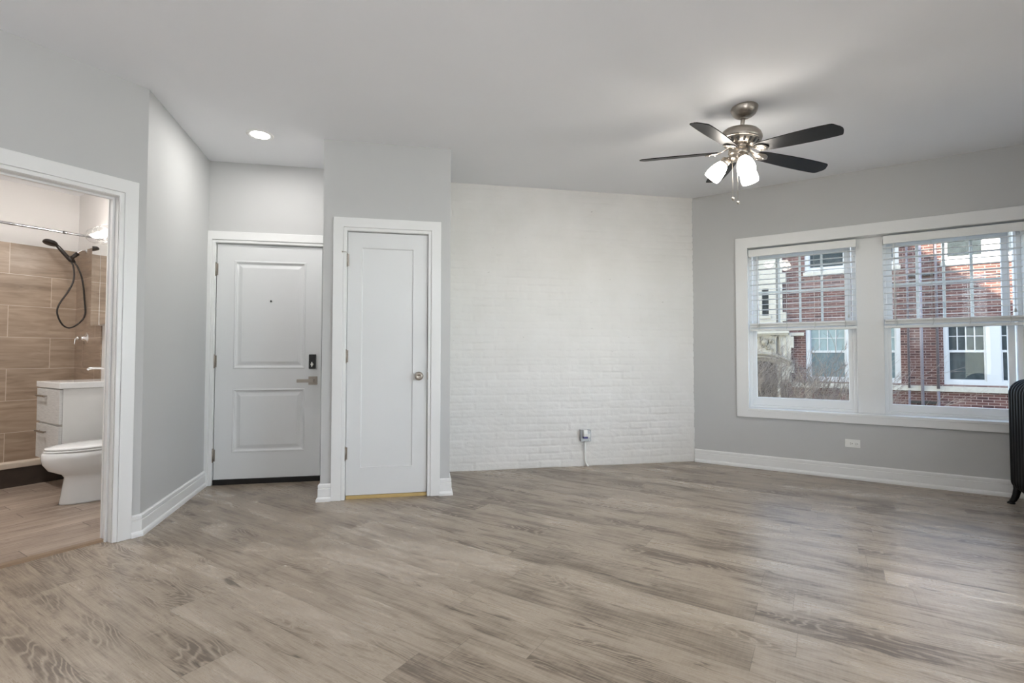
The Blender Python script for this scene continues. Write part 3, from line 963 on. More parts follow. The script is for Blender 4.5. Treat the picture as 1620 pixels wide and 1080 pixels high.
for k in range(5):
    a = A0 + 2 * pi * k / 5
    d0 = (e1 * cos(a) + e2 * sin(a)).normalized(); t0 = (-e1 * sin(a) + e2 * cos(a)).normalized()
    pt = radians(12.5)
    tv = t0 * cos(pt) + ax * sin(pt); nv = d0.cross(tv).normalized()
    if nv.dot(ax) > 0: nv = -nv
    v = []; f = []
    rows = blade_rows()
    for r, hw, t in rows:
        drop = BL_H + 0.023 * (t + 0.15)
        c0 = d0 * r + ax * drop
        for q in (-1, -0.5, 0, 0.5, 1):
            v.append(c0 + tv * (hw * q) + nv * 0.003 + d0 * (-0.018 * max(0, t - 0.85) / 0.15 * q * q))
        for q in (-1, -0.5, 0, 0.5, 1):
            v.append(c0 + tv * (hw * q) - nv * 0.003 + d0 * (-0.018 * max(0, t - 0.85) / 0.15 * q * q))
    m = 10
    for j in range(len(rows) - 1):
        for i in range(4):
            f += [(j * m + i, j * m + i + 1, (j + 1) * m + i + 1, (j + 1) * m + i), (j * m + 5 + i, (j + 1) * m + 5 + i, (j + 1) * m + 6 + i, j * m + 6 + i)]
        f += [(j * m, (j + 1) * m, (j + 1) * m + 5, j * m + 5), (j * m + 4, j * m + 9, (j + 1) * m + 9, (j + 1) * m + 4)]
    e = (len(rows) - 1) * m
    for i in range(4):
        f += [(i, i + 5, i + 6, i + 1), (e + i, e + i + 1, e + i + 6, e + i + 5)]
    bl_ = MB().add(v, f).build('blade', M['blade'], fan)
    # blade iron: curved arm with leaf plate under the blade
    arm = []
    for j in range(9):
        t = j / 8
        r = 0.055 + 0.150 * t
        arm.append(d0 * r + ax * (0.262 + 0.050 * t - 0.016 * sin(pi * t)))
    mb = MB()
    rings = []
    prof = [(0.052, 0.012, 0.262), (0.070, 0.013, 0.266), (0.092, 0.013, 0.277), (0.110, 0.018, 0.290), (0.128, 0.030, 0.298), (0.148, 0.038, 0.302), (0.168, 0.040, 0.304), (0.188, 0.034, 0.305), (0.202, 0.021, 0.306), (0.210, 0.006, 0.307)]
    for r, hw, h_ in prof:
        c0 = d0 * r + ax * h_
        tw_ = tv if r > 0.12 else t0 * cos(pt * (r - 0.052) / 0.068) + ax * sin(pt * (r - 0.052) / 0.068)
        nn = d0.cross(tw_).normalized()
        if nn.dot(ax) < 0: nn = -nn
        rings.append([c0 - tw_ * hw - nn * 0.002, c0 - nn * 0.002, c0 + tw_ * hw - nn * 0.002, c0 + tw_ * hw + nn * 0.001, c0 + nn * 0.006, c0 - tw_ * hw + nn * 0.001])
    mb.loft(rings)
    for r_, s_ in ((0.150, 0.018), (0.150, -0.018), (0.185, 0.0)):
        mb.lathe([(0.006, 0), (0.005, 0.003), (0.0, 0.004)], 10, d0 * r_ + tv * s_ + ax * 0.309, ax)
    ir = mb.build('blade_iron', M['nickel'], fan)
# light kit: three arms and lit shades
for az in (150, -90, 30):
    a = radians(az)
    d0 = (e1 * cos(a) + e2 * sin(a)).normalized()
    til = radians(36)
    sd = (d0 * sin(til) + ax * cos(til)).normalized()
    p0 = ax * 0.325 + d0 * 0.040
    p1 = p0 + d0 * 0.022 + ax * 0.004
    mb = MB().tube([ax * 0.318 + d0 * 0.030, p0, p1, p1 + sd * 0.02], 0.011, 12)
    mb.lathe([(0.016, 0.0), (0.029, 0.006), (0.032, 0.024), (0.031, 0.040)], 28, p1 + sd * 0.004, sd)
    fit = mb.build('light_fitter', M['nickel'], fan)
    ps = p1 + sd * 0.040
    shd = MB().lathe([(0.0225, 0.0000), (0.0311, 0.0052), (0.0398, 0.0218), (0.0476, 0.0437), (0.0532, 0.0699), (0.0554, 0.0918), (0.0545, 0.1136), (0.0519, 0.1241),
                      (0.0493, 0.1241), (0.0519, 0.1119), (0.0524, 0.0918), (0.0502, 0.0699), (0.0441, 0.0437), (0.0363, 0.0236), (0.0259, 0.0087), (0.0086, 0.0052)], 36, ps, sd, caps=False).build('glass_shade', M['shade'], fan)
    MB().lathe([(0.0000, 0.0087), (0.0121, 0.0104), (0.0138, 0.0306), (0.0225, 0.0524), (0.0259, 0.0699), (0.0208, 0.0874), (0.0000, 0.0961)], 20, ps, sd).build('bulb', M['fanbulb'], shd)
for cx, cy, zt, zb in ((-0.075, 0.020, 2.430, 2.136), (-0.056, -0.012, 2.430, 2.100)):
    mb = MB()
    N = 46
    mb.tube([(cx, cy, zt - H), (cx, cy, zb + 0.02 - H)], 0.0011, 6)
    for k in range(N):
        zz = zt + (zb + 0.022 - zt) * k / (N - 1) - H
        mb.lathe([(0.0, -0.0017), (0.0017, 0.0), (0.0, 0.0017)], 6, (cx, cy, zz))
    pc = mb.build('pull_chain', M['nickel'], fan)
    dv = Vector((0.35, -0.2, -0.9)).normalized()
    MB().lathe([(0.003, 0), (0.008, 0.006), (0.010, 0.014), (0.007, 0.022), (0.002, 0.026)], 14, (cx - 0.004, cy, zb + 0.020 - H), dv).build('chain_fob', M['nickel'], pc)

# ------------------------------------------------------------------ recessed light in the entry recess
rl = tag(empty('recessed_light', (-1.898, 3.622, H)), 'round white recessed downlight lit over the entry recess', 'recessed light')
MB().lathe([(0.095, 0.0), (0.094, 0.004), (0.088, 0.007), (0.066, 0.004), (0.063, 0.001), (0.063, 0.0)], 48, (0, 0, 0), (0, 0, -1), caps=False).build('trim_ring', M['trim'], rl)
MB().lathe([(0.066, 0.0015), (0.066, 0.003), (0.0, 0.003)], 40, (0, 0, 0), (0, 0, -1)).build('lens', M['canlens'], rl)
ll = light('recessed_light_lamp', 'AREA', (0, 0, -0.009), HALL_CAN_W, (1.0, 0.985, 0.96), (0, 0, -1), shape='DISK', size=0.12)
ll.parent = rl

# added fill: area light outside the right window, two lamps bounced off the ceiling
light('right_window_fill', 'AREA', FR.p(2.75, 0.80, 1.40), WINDOW_RIGHT_W, (0.97, 0.985, 1.0), (-w.x, -w.y, -0.65), shape='RECTANGLE', size=2.8, size_y=1.9, spread=radians(125))
light('ceiling_bounce_fill_right', 'AREA', FW.p(2.0, -6.4, 1.2), BOUNCE_RIGHT_W, (0.965, 0.98, 1.0), (0.0, 0.0, 1), shape='DISK', size=0.6)
light('ceiling_bounce_fill', 'AREA', FW.p(-1.2, -8.1, 1.4), BOUNCE_W, (0.965, 0.98, 1.0), (0.0, 0.0, 1), shape='DISK', size=0.6)
for nm, fr, x0, x1, z0, z1, lab in (('window_3', FR, 1.55, 3.75, 0.70, 2.20, 'unseen white window added in the right wall'),):
    t = thing(nm, fr, x0, 0, z0, lab, 'window', None, 'structure')  # added window, out of view, that lets the fill in
    MB().frame(0, x1 - x0, 0, z1 - z0, 0.05, 0.05, 0.05, 0.05, 0.06, 0.14).build('window_frame', M['vinyl'], t, 0.003)
    MB().box(0.05, x1 - x0 - 0.05, 0.098, 0.102, 0.05, z1 - z0 - 0.05).build('pane', M['glass'], t)

# ------------------------------------------------------------------ radiator against the right wall
RD = 0.215
FRD = Frame(FW.p(2.312, -0.235).xy, -n)     # x towards the camera along the right wall, y from the front face to the wall
rad = tag(empty('radiator', FRD.p(0, 0, 0), FRD.ang), 'black cast-iron column radiator beside the right window', 'radiator')


def loop(y0, y1, z0, z1, rt, rb, k=10):
    p = []
    for (cy, cz, a0, r) in ((y0 + rt, z1 - rt, pi, rt), (y1 - rt, z1 - rt, pi / 2, rt), (y1 - rb, z0 + rb, 0, rb), (y0 + rb, z0 + rb, -pi / 2, rb)):
        for j in range(k + 1):
            a = a0 - (pi / 2) * j / k
            p.append((0, cy + r * cos(a), cz + r * sin(a)))
    return p


sec = MB()
sec.tube(loop(0.018, RD - 0.018, 0.125, 0.905, 0.085, 0.05), 0.024, 12, True, 0.018)
sec.tube(loop(0.058, RD - 0.058, 0.165, 0.865, 0.045, 0.03), 0.022, 10, True, 0.016)
sec.tube([(0, RD / 2, 0.15), (0, RD / 2, 0.87)], 0.020, 10)
sec.lathe([(0.030, -0.03), (0.030, 0.03)], 16, (0, RD / 2, 0.80), (1, 0, 0)).lathe([(0.030, -0.03), (0.030, 0.03)], 16, (0, RD / 2, 0.17), (1, 0, 0))
NS = 11
s0 = sec.build('section', M['iron'], rad)
s0.location = (0, 0, 0)
for k in range(1, NS):
    s = s0.copy(); COL.objects.link(s); s.parent = rad; s.location = (0.060 * k, 0, 0)
for k in (0, NS - 1):
    for sgn, yc in ((-1, 0.03), (1, RD - 0.03)):
        lg = MB().tube([(0.06 * k, yc, 0.17), (0.06 * k, yc, 0.11), (0.06 * k, yc + sgn * 0.010, 0.06), (0.06 * k, yc + sgn * 0.022, 0.03), (0.06 * k, yc + sgn * 0.036, 0.012)], lambda t: 0.026 - 0.010 * t, 12)
        lg.lathe([(0.022, 0.0), (0.024, 0.006), (0.014, 0.016)], 16, (0.06 * k, yc + sgn * 0.036, 0.0), (0, 0, 1))
        lg.build('leg', M['iron'], rad)
MB().cyl((0.06 * (NS - 1) + 0.02, RD / 2, 0.17), (0.06 * (NS - 1) + 0.10, RD / 2, 0.17), 0.018).cyl((0.06 * (NS - 1) + 0.085, RD / 2, 0.17), (0.06 * (NS - 1) + 0.085, RD / 2, 0.0), 0.016).lathe([(0.03, 0.05), (0.03, 0.07)], 16, (0.06 * (NS - 1) + 0.085, RD / 2, 0.17), (0, 0, 1)).build('supply_valve', M['iron'], rad)

# ------------------------------------------------------------------ bathroom
# toilet, axis along local x, tip towards -x
tl = thing('toilet', FB, 0.20, 1.215, 0.0, 'white porcelain toilet with closed lid inside the bathroom', 'toilet')


def egg(cx, hl, hw, z, m=36, back=0.86):
    r = []
    for k in range(m):
        a = 2 * pi * k / m
        c_, s_ = cos(a), sin(a)
        x = cx + (hl * c_ if c_ < 0 else hl * back * (abs(c_) ** 0.75))
        r.append((x, hw * s_, z))
    return r


bowl = MB().loft([egg(0.04, 0.275, 0.125, 0.0), egg(0.04, 0.272, 0.123, 0.012), egg(0.042, 0.266, 0.118, 0.06), egg(0.044, 0.258, 0.112, 0.14), egg(0.046, 0.252, 0.112, 0.19),
                  egg(0.04, 0.262, 0.132, 0.215), egg(0.0, 0.298, 0.160, 0.255), egg(-0.03, 0.300, 0.178, 0.305), egg(-0.035, 0.302, 0.184, 0.345), egg(-0.035, 0.301, 0.184, 0.352), egg(-0.035, 0.300, 0.183, 0.380), egg(-0.035, 0.292, 0.176, 0.386)])
bowl.build('bowl', M['porcelain'], tl)
MB().loft([egg(-0.030, 0.290, 0.178, 0.388), egg(-0.030, 0.295, 0.182, 0.392), egg(-0.030, 0.295, 0.182, 0.400), egg(-0.030, 0.290, 0.178, 0.403)]).build('seat', M['porcelain'], tl)
MB().loft([egg(-0.030, 0.288, 0.176, 0.405), egg(-0.030, 0.292, 0.180, 0.409), egg(-0.030, 0.288, 0.177, 0.420), egg(-0.03, 0.24, 0.14, 0.426), egg(-0.03, 0.1, 0.06, 0.428)]).build('lid', M['porcelain'], tl)
MB().box(0.19, 0.365, -0.20, 0.20, 0.392, 0.74).build('tank', M['porcelain'], tl, 0.02, 4)
MB().box(0.18, 0.370, -0.21, 0.21, 0.742, 0.775).build('tank_lid', M['porcelain'], tl, 0.010, 3)
MB().loft([egg(0.24, 0.13, 0.14, 0.20, back=0.9), egg(0.24, 0.14, 0.15, 0.30, back=0.9), egg(0.25, 0.13, 0.16, 0.392, back=0.9)]).build('tank_shelf', M['porcelain'], tl)
MB().cyl((0.19, -0.12, 0.68), (0.175, -0.12, 0.68), 0.012).box(0.168, 0.176, -0.17, -0.115, 0.674, 0.686).build('flush_lever', M['chrome'], tl, 0.002)

# wall-hung vanity
vn = thing('bathroom_vanity', FB, 0.31, 1.82, 0.245, 'white wall-hung vanity with two textured drawers beside the toilet', 'vanity')
vx0, vx1 = 0.075 - 0.31, 0.570 - 0.31
vy0, vy1 = 1.565 - 1.82, 2.085 - 1.82
MB().box(vx0, vx1, vy0, vy1, 0.0, 0.582).build('cabinet_body', M['cabinet'], vn, 0.002)
tp = MB().box(0.050 - 0.31, vx1, vy0 - 0.012, vy1 + 0.005, 0.583, 0.632)
tp.build('sink_top', M['porcelain'], vn, 0.005, 3)
# raised rim of the basin
MB().frame(0.052 - 0.31, vx1 - 0.001, vy0 - 0.010, vy1 + 0.003, 0.03, 0.10, 0.03, 0.03, 0.0, 0.008)
for z0, z1 in ((0.0, 0.282), (0.300, 0.574)):
    dr = MB().box(0.054 - 0.31, 0.074 - 0.31, vy0 + 0.004, vy1 - 0.004, z0, z1).build('drawer', M['drawer'], vn, 0.002)
    yc = 0.10
    zc = z1 - 0.058
    MB().box(0.026 - 0.31, 0.034 - 0.31, yc - 0.105, yc + 0.105, zc - 0.007, zc + 0.007).box(0.034 - 0.31, 0.055 - 0.31, yc - 0.075, yc - 0.065, zc - 0.004, zc + 0.004).box(0.034 - 0.31, 0.055 - 0.31, yc + 0.065, yc + 0.075, zc - 0.004, zc + 0.004).build('bar_handle', M['nickel'], dr)
fa = thing('faucet', FB, 0.47, 1.82, 0.877, 'chrome basin faucet standing on the white vanity', 'faucet')
MB().lathe([(0.028, 0), (0.027, 0.010), (0.020, 0.014), (0.019, 0.118), (0.015, 0.124)], 24).build('faucet_body', M['chrome'], fa)
MB().tube([(0, 0, 0.100), (-0.06, 0, 0.104), (-0.13, 0, 0.106), (-0.158, 0, 0.102), (-0.168, 0, 0.092)], 0.010, 12).build('spout', M['chrome'], fa)
MB().tube([(0.0, 0, 0.122), (0.012, 0, 0.140), (0.045, 0, 0.150)], 0.006, 10).build('lever', M['chrome'], fa)

# mirror cabinet
mc_ = thing('mirror_cabinet', FB, 0.51, 2.035, 1.375, 'mirrored medicine cabinet on the wall above the vanity', 'mirror cabinet')
MB().box(-0.050, 0.0655, -0.185, 0.205, 0.0, 0.745).build('cabinet_box', M['cabinet'], mc_)
MB().box(-0.061, -0.051, -0.186, 0.0095, -0.003, 0.748).build('mirror_door', M['mirror'], mc_, 0.002)
MB().box(-0.061, -0.051, 0.0115, 0.206, -0.003, 0.748).build('mirror_door', M['mirror'], mc_, 0.002)

# vanity light with clear globes
vl = thing('vanity_light', FB, 0.57, 1.950, 2.192, 'lit bathroom vanity light with clear glass globes over the mirror cabinet', 'wall lamp')
MB().box(-0.025, 0.004, -0.20, 0.195, -0.045, 0.045).build('back_plate', M['chrome'], vl, 0.004)
for yy in (-0.14, 0.0, 0.14):
    am = MB().cyl((-0.025, yy, 0.0), (-0.065, yy, 0.0), 0.010).lathe([(0.020, 0), (0.024, 0.012), (0.022, 0.03)], 20, (-0.065, yy, 0.0), (-1, 0, 0)).build('lamp_arm', M['chrome'], vl)
    gl = MB().lathe([(0.022, 0.022), (0.042, 0.032), (0.062, 0.06), (0.068, 0.088), (0.062, 0.118), (0.042, 0.144), (0.020, 0.155), (0.0, 0.157)], 28, (-0.065, yy, 0.0), (-1, 0, 0), caps=False).build('glass_globe', M['globe'], am)
    MB().lathe([(0.0, 0.028), (0.013, 0.03), (0.014, 0.05), (0.022, 0.072), (0.024, 0.086), (0.018, 0.102), (0.0, 0.110)], 20, (-0.065, yy, 0.0), (-1, 0, 0)).build('bulb', M['bulb'], am)
    pl_ = light('vanity_bulb_light', 'POINT', (-0.19, yy, 0.0), BATH_BULB_W, (1.0, 0.93, 0.86), shadow_soft_size=0.025)
    pl_.parent = vl
bc = tag(empty('recessed_light', FB.p(-0.75, 1.15, H), FB.ang), 'round recessed downlight in the bathroom ceiling', 'recessed light')
MB().lathe([(0.095, 0.0), (0.094, 0.004), (0.088, 0.007), (0.066, 0.004), (0.063, 0.0)], 40, (0, 0, 0), (0, 0, -1), caps=False).build('trim_ring', M['trim'], bc)
MB().lathe([(0.066, 0.0015), (0.066, 0.003), (0.0, 0.003)], 40, (0, 0, 0), (0, 0, -1)).build('lens', M['canlens'], bc)
b2 = light('bathroom_downlight_lamp', 'AREA', (0, 0, -0.009), BATH_CAN_W, (1.0, 0.97, 0.94), (0, 0, -1), shape='DISK', size=0.12)
b2.parent = bc

# shower set
ss = thing('shower_head_set', FB, 0.566, 2.753, 2.149, 'dark bronze hand shower and hose on a chrome arm', 'shower head')
sx, sy, sz = 0.566, 2.753, 2.149


def sp(pts, y=0.0):
    return [(a - sx, y, c - sz) for a, c in pts]


def smooth_pts(pts, k=6):
    pts = [Vector(q) for q in pts]; out = []
    for i in range(len(pts) - 1):
        p0 = pts[max(i - 1, 0)]; p1 = pts[i]; p2 = pts[i + 1]; p3 = pts[min(i + 2, len(pts) - 1)]
        for j in range(k):
            t = j / k
            out.append(0.5 * ((2 * p1) + (p2 - p0) * t + (2 * p0 - 5 * p1 + 4 * p2 - p3) * t * t + (3 * p1 - p0 - 3 * p2 + p3) * t ** 3))
    out.append(pts[-1])
    return out


MB().tube(smooth_pts(sp([(0.566, 2.149), (0.535, 2.149), (0.512, 2.134), (0.488, 2.106)])), 0.0085, 12).lathe([(0.028, 0), (0.024, 0.006), (0.012, 0.010)], 24, (0, 0, 0), (-1, 0, 0)).build('shower_arm', M['chrome'], ss)
MB().tube(sp([(0.496, 2.112), (0.468, 2.080), (0.448, 2.058)]), lambda t: 0.020 - 0.004 * t, 16).lathe([(0.019, -0.026), (0.023, -0.018), (0.023, 0.018), (0.019, 0.026)], 20, (0.440 - sx, 0, 2.048 - sz), (-0.65, 0, 0.75)).tube(sp([(0.452, 2.062), (0.466, 2.036), (0.474, 2.018)]), 0.013, 12).build('holder', M['bronze'], ss)
hand = MB().tube(smooth_pts(sp([(0.446, 2.026), (0.428, 2.052), (0.385, 2.106), (0.345, 2.156), (0.318, 2.178)])), lambda t: 0.012 + 0.006 * sin(pi * min(1, t * 1.1)), 14)
hd_ = Vector((-0.25, -0.10, -0.96)).normalized()
hand.lathe([(0.018, -0.024), (0.046, -0.016), (0.056, -0.004), (0.057, 0.010), (0.052, 0.016), (0.0, 0.016)], 32, (0.288 - sx, -0.005, 2.182 - sz), hd_)
hand.build('hand_shower', M['bronze'], ss)
hose = [(0.446, 2.030), (0.462, 1.985), (0.470, 1.90), (0.459, 1.815), (0.424, 1.723), (0.374, 1.628), (0.346, 1.560), (0.341, 1.500), (0.360, 1.432), (0.390, 1.382), (0.430, 1.363),
        (0.478, 1.385), (0.533, 1.448), (0.553, 1.504), (0.556, 1.560), (0.549, 1.668), (0.540, 1.79), (0.524, 1.895), (0.500, 1.970), (0.474, 2.020)]
MB().tube(smooth_pts([(a - sx, -0.05 * sin(pi * i / (len(hose) - 1)) , c - sz) for i, (a, c) in enumerate(hose)], 5), 0.0075, 10).build('hose', M['bronze'], ss)
sv = thing('shower_valve', FB, 0.566, 2.70, 1.263, 'chrome shower valve with lever on the tiled side wall', 'shower valve')
MB().lathe([(0.060, 0.0), (0.058, 0.005), (0.026, 0.010), (0.024, 0.030), (0.019, 0.034), (0.019, 0.055), (0.022, 0.060), (0.020, 0.080), (0.012, 0.084)], 32, (0, 0, 0), (-1, 0, 0)).build('valve_body', M['chrome'], sv)
MB().tube(smooth_pts([(-0.066, 0, 0.0), (-0.080, 0, -0.002), (-0.088, 0, -0.020), (-0.091, 0, -0.062)]), 0.007, 10).build('lever', M['chrome'], sv)
cr = MB().cyl((-1.5, 0, 0), (0.572, 0, 0), 0.0110, seg=16).lathe([(0.026, 0), (0.024, 0.008), (0.014, 0.012)], 20, (0.576, 0, 0), (-1, 0, 0)).lathe([(0.026, 0), (0.024, 0.008), (0.014, 0.012)], 20, (-1.5, 0, 0), (1, 0, 0))
cr.lathe([(0.0145, -0.012), (0.0145, 0.012)], 16, (0.235, 0, 0), (1, 0, 0))
tag(cr.build('shower_curtain_rod', M['rod'], None, loc=FB.p(0, 2.185, 2.194), rotz=FB.ang), 'straight chrome curtain rod across the shower', 'curtain rod')

# ------------------------------------------------------------------ outside: courtyard, building opposite, shrub
gr = MB().box(-14, 14, 0.30, 14.0, -1.4, -1.2).box(2.95, 14, -12.0, 0.30, -1.4, -1.2)  # second box, beside the room, added to block light from below the horizon
struct(gr, 'ground', M['soil'], 'courtyard ground, with an unseen strip added beside the room', 'ground', FW)
# unseen upper storeys, their end sloped to cast the slanted shadow across the courtyard
up = MB().prism([(-16, H + 0.2), (9.0, H + 0.2), (9.0, 3.9), (-0.5, 12.0), (-16, 12.0)], 'y', -9.0, 0.28)
struct(up, 'wall_upper_sun_blocker', M['exterior'], 'unseen brick upper storeys added to shade the facade opposite', 'wall', FW)

struct(MB().box(2.79, 9.0, 0.0, 0.28, -1.2, H + 0.19), 'wall_reflection_blocker', M['exterior'], 'brick wall added beside the room to block reflected sky', 'wall', FW)  # added wall that keeps open sky from reflecting in the far panes
bd = thing('apartment_building', FX, 0, 0, -1.2, 'red brick apartment building with white windows across the courtyard', 'building')
ZB = -1.2
pairs = [(0.735, 2.890, 0.372), (3.746, 5.620, 0.372), (0.735, 2.890, 3.500), (3.746, 5.620, 3.500), (6.70, 8.574, 0.372), (6.70, 8.574, 3.500)]
holes = [(a, c, z - ZB, z + 1.70 - ZB) for a, c, z in pairs]
wall_grid(0.083, 13.0, 0.0, 6.9, 0.0, 0.30, holes).build('brick_wall', M['rbrick'], bd)


def far_window(x0, x1, z0, blinds):
    par = MB()
    wl = [(0.838, 1.690), (1.990, 2.800)] if x0 < 2 else [(x0 + 0.089, x0 + 0.804), (x0 + 1.070, x0 + 1.785)]
    zs = z0 - ZB
    g = wall_grid(x0, x1, zs, zs + 1.70, 0.02, 0.14, [(a, c, zs + 0.085, zs + 1.62) for a, c in wl])
    fr = par.add(g.v, g.f).build('window', M['winwhite'], bd)
    for a, c in wl:
        mb = MB()
        mb.frame(a, c, zs + 0.085, zs + 0.865, 0.035, 0.035, 0.05, 0.05, 0.05, 0.09)
        mb.frame(a, c, zs + 0.83, zs + 1.62, 0.030, 0.030, 0.045, 0.045, 0.085, 0.12)
        gx0, gx1, gz0, gz1 = a + 0.03, c - 0.03, zs + 0.875, zs + 1.575
        for k in range(1, 4):
            x = gx0 + (gx1 - gx0) * k / 4
            mb.box(x - 0.011, x + 0.011, 0.088, 0.104, gz0, gz1)
        mb.box(gx0, gx1, 0.089, 0.103, (gz0 + gz1) / 2 - 0.011, (gz0 + gz1) / 2 + 0.011)
        mb.build('sash', M['winwhite'], fr)
        MB().box(a + 0.03, c - 0.03, 0.070, 0.074, zs + 0.13, zs + 0.84).build('pane', M['farshade'] if blinds else M['farglass'], fr)
        MB().box(a + 0.025, c - 0.025, 0.105, 0.109, zs + 0.87, zs + 1.58).build('pane', M['farblind'] if blinds else M['farglass'], fr)


for (a, c, z), bl2 in zip(pairs, (True, False, False, False, True, False)):
    far_window(a, c, z, bl2)
MB().box(0.36, 13.0, -0.07, 0.0, 0.188 - ZB, 0.330 - ZB).build('belt_course', M['stone'], bd, 0.008)
for x0, x1 in ((0.695, 2.915), (3.715, 5.655), (6.67, 8.61)):
    MB().box(x0, x1, -0.07, 0.02, 3.400 - ZB, 3.498 - ZB).build('sill', M['stone'], bd, 0.006)
for x, r, mt in ((3.034, 0.026, 'pipe'), (3.300, 0.034, 'pipe2'), (3.614, 0.030, 'pipe')):
    top = 5.6 - ZB
    mb = MB()
    if mt == 'pipe':
        mb.cyl((x, -0.105, 0.262 - ZB), (x, -0.105, top), r, seg=10).cyl((x, -0.105, 0.0), (x, -0.105, 0.20 - ZB), r, seg=10)
    else:
        mb.cyl((x, -0.115, 0.0), (x, -0.115, top), r, seg=10)
    mb.build('downpipe', M[mt], bd)
for zz in (3.205, -0.10):
    MB().box(3.06, 3.60, -0.10, 0.0, zz - ZB - 0.03, zz - ZB + 0.03).build('pipe_bracket', M['slot'], bd)
# limestone entrance bay
arch_c = (-0.45, -0.37); arch_r = 1.40


def arch_z(x):
    d = arch_r * arch_r - (x - arch_c[0]) ** 2
    return arch_c[1] + sqrt(d) if d > 0 else arch_c[1]


st = MB()
xs_ = [-4.0, arch_c[0] - arch_r] + [arch_c[0] - arch_r + 2 * arch_r * k / 40 for k in range(1, 23) if arch_c[0] - arch_r + 2 * arch_r * k / 40 < 0.0] + [0.0]
for a, c in zip(xs_[:-1], xs_[1:]):
    za = (arch_z(a) if abs(a - arch_c[0]) < arch_r else ZB) - ZB; zc = (arch_z(c) if abs(c - arch_c[0]) < arch_r else ZB) - ZB
    if a < arch_c[0] - arch_r - 0.01: za = zc = 0.0
    ztop = 2.24 - ZB
    st.add([(a, -0.12, za), (c, -0.12, zc), (c, -0.12, ztop), (a, -0.12, ztop), (a, 0.3, za), (c, 0.3, zc), (c, 0.3, ztop), (a, 0.3, ztop)],
           [(0, 1, 2, 3), (4, 7, 6, 5), (0, 4, 5, 1), (3, 2, 6, 7)])
g = wall_grid(-4.0, 0.0, 2.24 - ZB, 6.9, -0.12, 0.30, [(-0.372, -0.195, 2.29 - ZB, 3.10 - ZB), (-1.4, -1.2, 2.29 - ZB, 3.10 - ZB)])
st.add(g.v, g.f)
st.box(0.0, 0.083, -0.05, 0.30, 0.0, 6.9)
st.build('stone_bay', M['stone'], bd)
qn = MB()
zq = -1.2; wide = True
seq = []
z = 3.51
qn.box(0.0835, 0.166, -0.13, 0.0, 1.83 - ZB, 6.85)
for z0, z1 in ((3.25, 3.51), (2.11, 2.373), (4.39, 4.65)):
    qn.box(0.166, 0.256, -0.13, 0.0, z0 - ZB, z1 - ZB)
qn.box(0.0835, 0.365, -0.13, 0.0, 0.33 - ZB, 1.74 - ZB)
for z0, z1 in ((1.33, 1.66), (0.60, 0.88)):
    qn.box(0.365, 0.440, -0.13, 0.0, z0 - ZB, z1 - ZB)
qn.build('quoins', M['stone'], bd, 0.006)
for x0, x1 in ((-0.372, -0.195), (-1.4, -1.2)):
    MB().box(x0, x1, 0.02, 0.03, 2.29 - ZB, 3.10 - ZB).build('slit_pane', M['farglass'], bd)
    MB().box(x0 - 0.06, x1 + 0.06, -0.17, -0.10, 2.20 - ZB, 2.285 - ZB).build('sill', M['stone'], bd, 0.006)
MB().box(-2.2, 0.33, -0.24, -0.11, 1.745 - ZB, 1.830 - ZB).box(-2.2, 0.31, -0.20, -0.11, 1.70 - ZB, 1.745 - ZB).build('cornice', M['stone'], bd, 0.01)
MB().box(0.30, 0.695, -0.10, 0.0, 1.674 - ZB, 1.765 - ZB).build('string_course', M['stone'], bd, 0.008)
am = MB()
for rr, yy, tr_ in ((arch_r + 0.13, -0.15, 0.045), (arch_r + 0.04, -0.12, 0.04), (arch_r - 0.05, -0.02, 0.05)):
    pts = []
    for k in range(41):
        a = pi * 0.98 - (pi * 0.98 - 0.98) * k / 40
        pts.append((arch_c[0] + rr * cos(a), yy, arch_c[1] - ZB + rr * sin(a)))
    am.tube(pts, tr_, 8)
am.build('arch_moulding', M['carved'], bd)
MB().box(-2.0, 0.08, 0.45, 0.55, 0.0, 1.4 - ZB).box(-2.0, 0.08, 0.25, 0.46, 0.75 - ZB, 1.1 - ZB).build('entrance_door', M['portal'], bd)
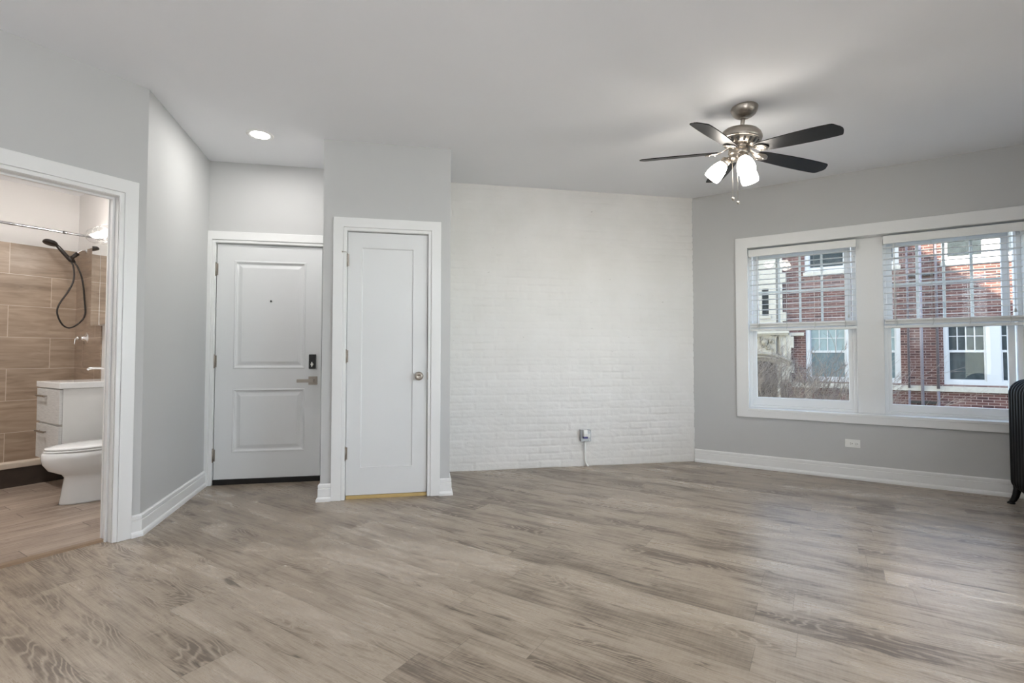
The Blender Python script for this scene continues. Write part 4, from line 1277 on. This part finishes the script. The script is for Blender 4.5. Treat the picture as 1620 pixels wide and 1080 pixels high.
# two blind lancets
lp = MB()
for cx in (0.035, 0.190):
    hw = 0.062
    pts = [(cx - hw, -0.135, 0.95 - ZB), (cx - hw, -0.135, 1.55 - ZB), (cx - hw * 0.6, -0.135, 1.65 - ZB), (cx, -0.135, 1.70 - ZB), (cx + hw * 0.6, -0.135, 1.65 - ZB), (cx + hw, -0.135, 1.55 - ZB), (cx + hw, -0.135, 0.95 - ZB)]
    lp.tube(pts, 0.014, 6)
lp.build('lancet_tracery', M['stone'], bd)
random.seed(12)
om = MB()
for k in range(26):
    cx = random.uniform(-0.50, -0.10); cz = random.uniform(1.28, 1.68) - ZB
    r0 = random.uniform(0.03, 0.085); ph = random.uniform(0, 6.28); sg = random.choice((-1, 1))
    pts = []
    for j in range(15):
        t = j / 14
        rr = r0 * (1 - 0.75 * t); a = ph + sg * t * 5.2
        pts.append((cx + rr * cos(a), -0.14 - 0.05 * t, cz + rr * sin(a)))
    om.tube(pts, lambda t: 0.019 - 0.006 * t, 6)
om.lathe([(0.10, 0), (0.09, 0.05), (0.05, 0.08), (0.0, 0.09)], 16, (-0.31, -0.12, 1.50 - ZB), (0, -1, 0))
om.build('carved_relief', M['carved'], bd)

# bare shrub under the left window
random.seed(7)
sb = thing('bare_shrub', FW, 0.62, 3.4, -1.2, 'bare brown twiggy shrub outside the left window', 'shrub')
bm_ = MB(); tm = MB()


def branch(p, d, L, r, depth):
    pts = [p]; q = p.copy(); dd = d.normalized()
    N = 5
    for k in range(N):
        dd = (dd + Vector((random.uniform(-.16, .16), random.uniform(-.16, .16), random.uniform(-.10, .14)))).normalized()
        q = q + dd * (L / N); pts.append(q.copy())
    (bm_ if depth < 2 else tm).tube(pts, lambda t: r * (1 - 0.6 * t), 5 if depth < 2 else 4)
    if depth < 3:
        for k in range((5, 5, 4)[depth]):
            i = random.randint(3, N)
            nd = (dd + Vector((random.uniform(-.65, .95), random.uniform(-.6, .6), random.uniform(-.35, .45)))).normalized()
            branch(pts[i], nd, L * random.uniform(0.35, 0.58), r * 0.55, depth + 1)


for k in range(64):
    cx = random.uniform(-1.0, 0.50); cy = random.uniform(-0.40, 0.40)
    branch(Vector((cx, cy, 0.0)), Vector((random.uniform(-0.15, 0.35) + 0.30 * (cx + 0.3), random.uniform(-.25, .25), 1.0)), random.uniform(1.22, 1.62) - 0.10 * cx, 0.012, 0)
bm_.build('branches', M['twig'], sb)
tg = tm.build('twigs', M['twig'], sb)
tg['kind'] = 'stuff'
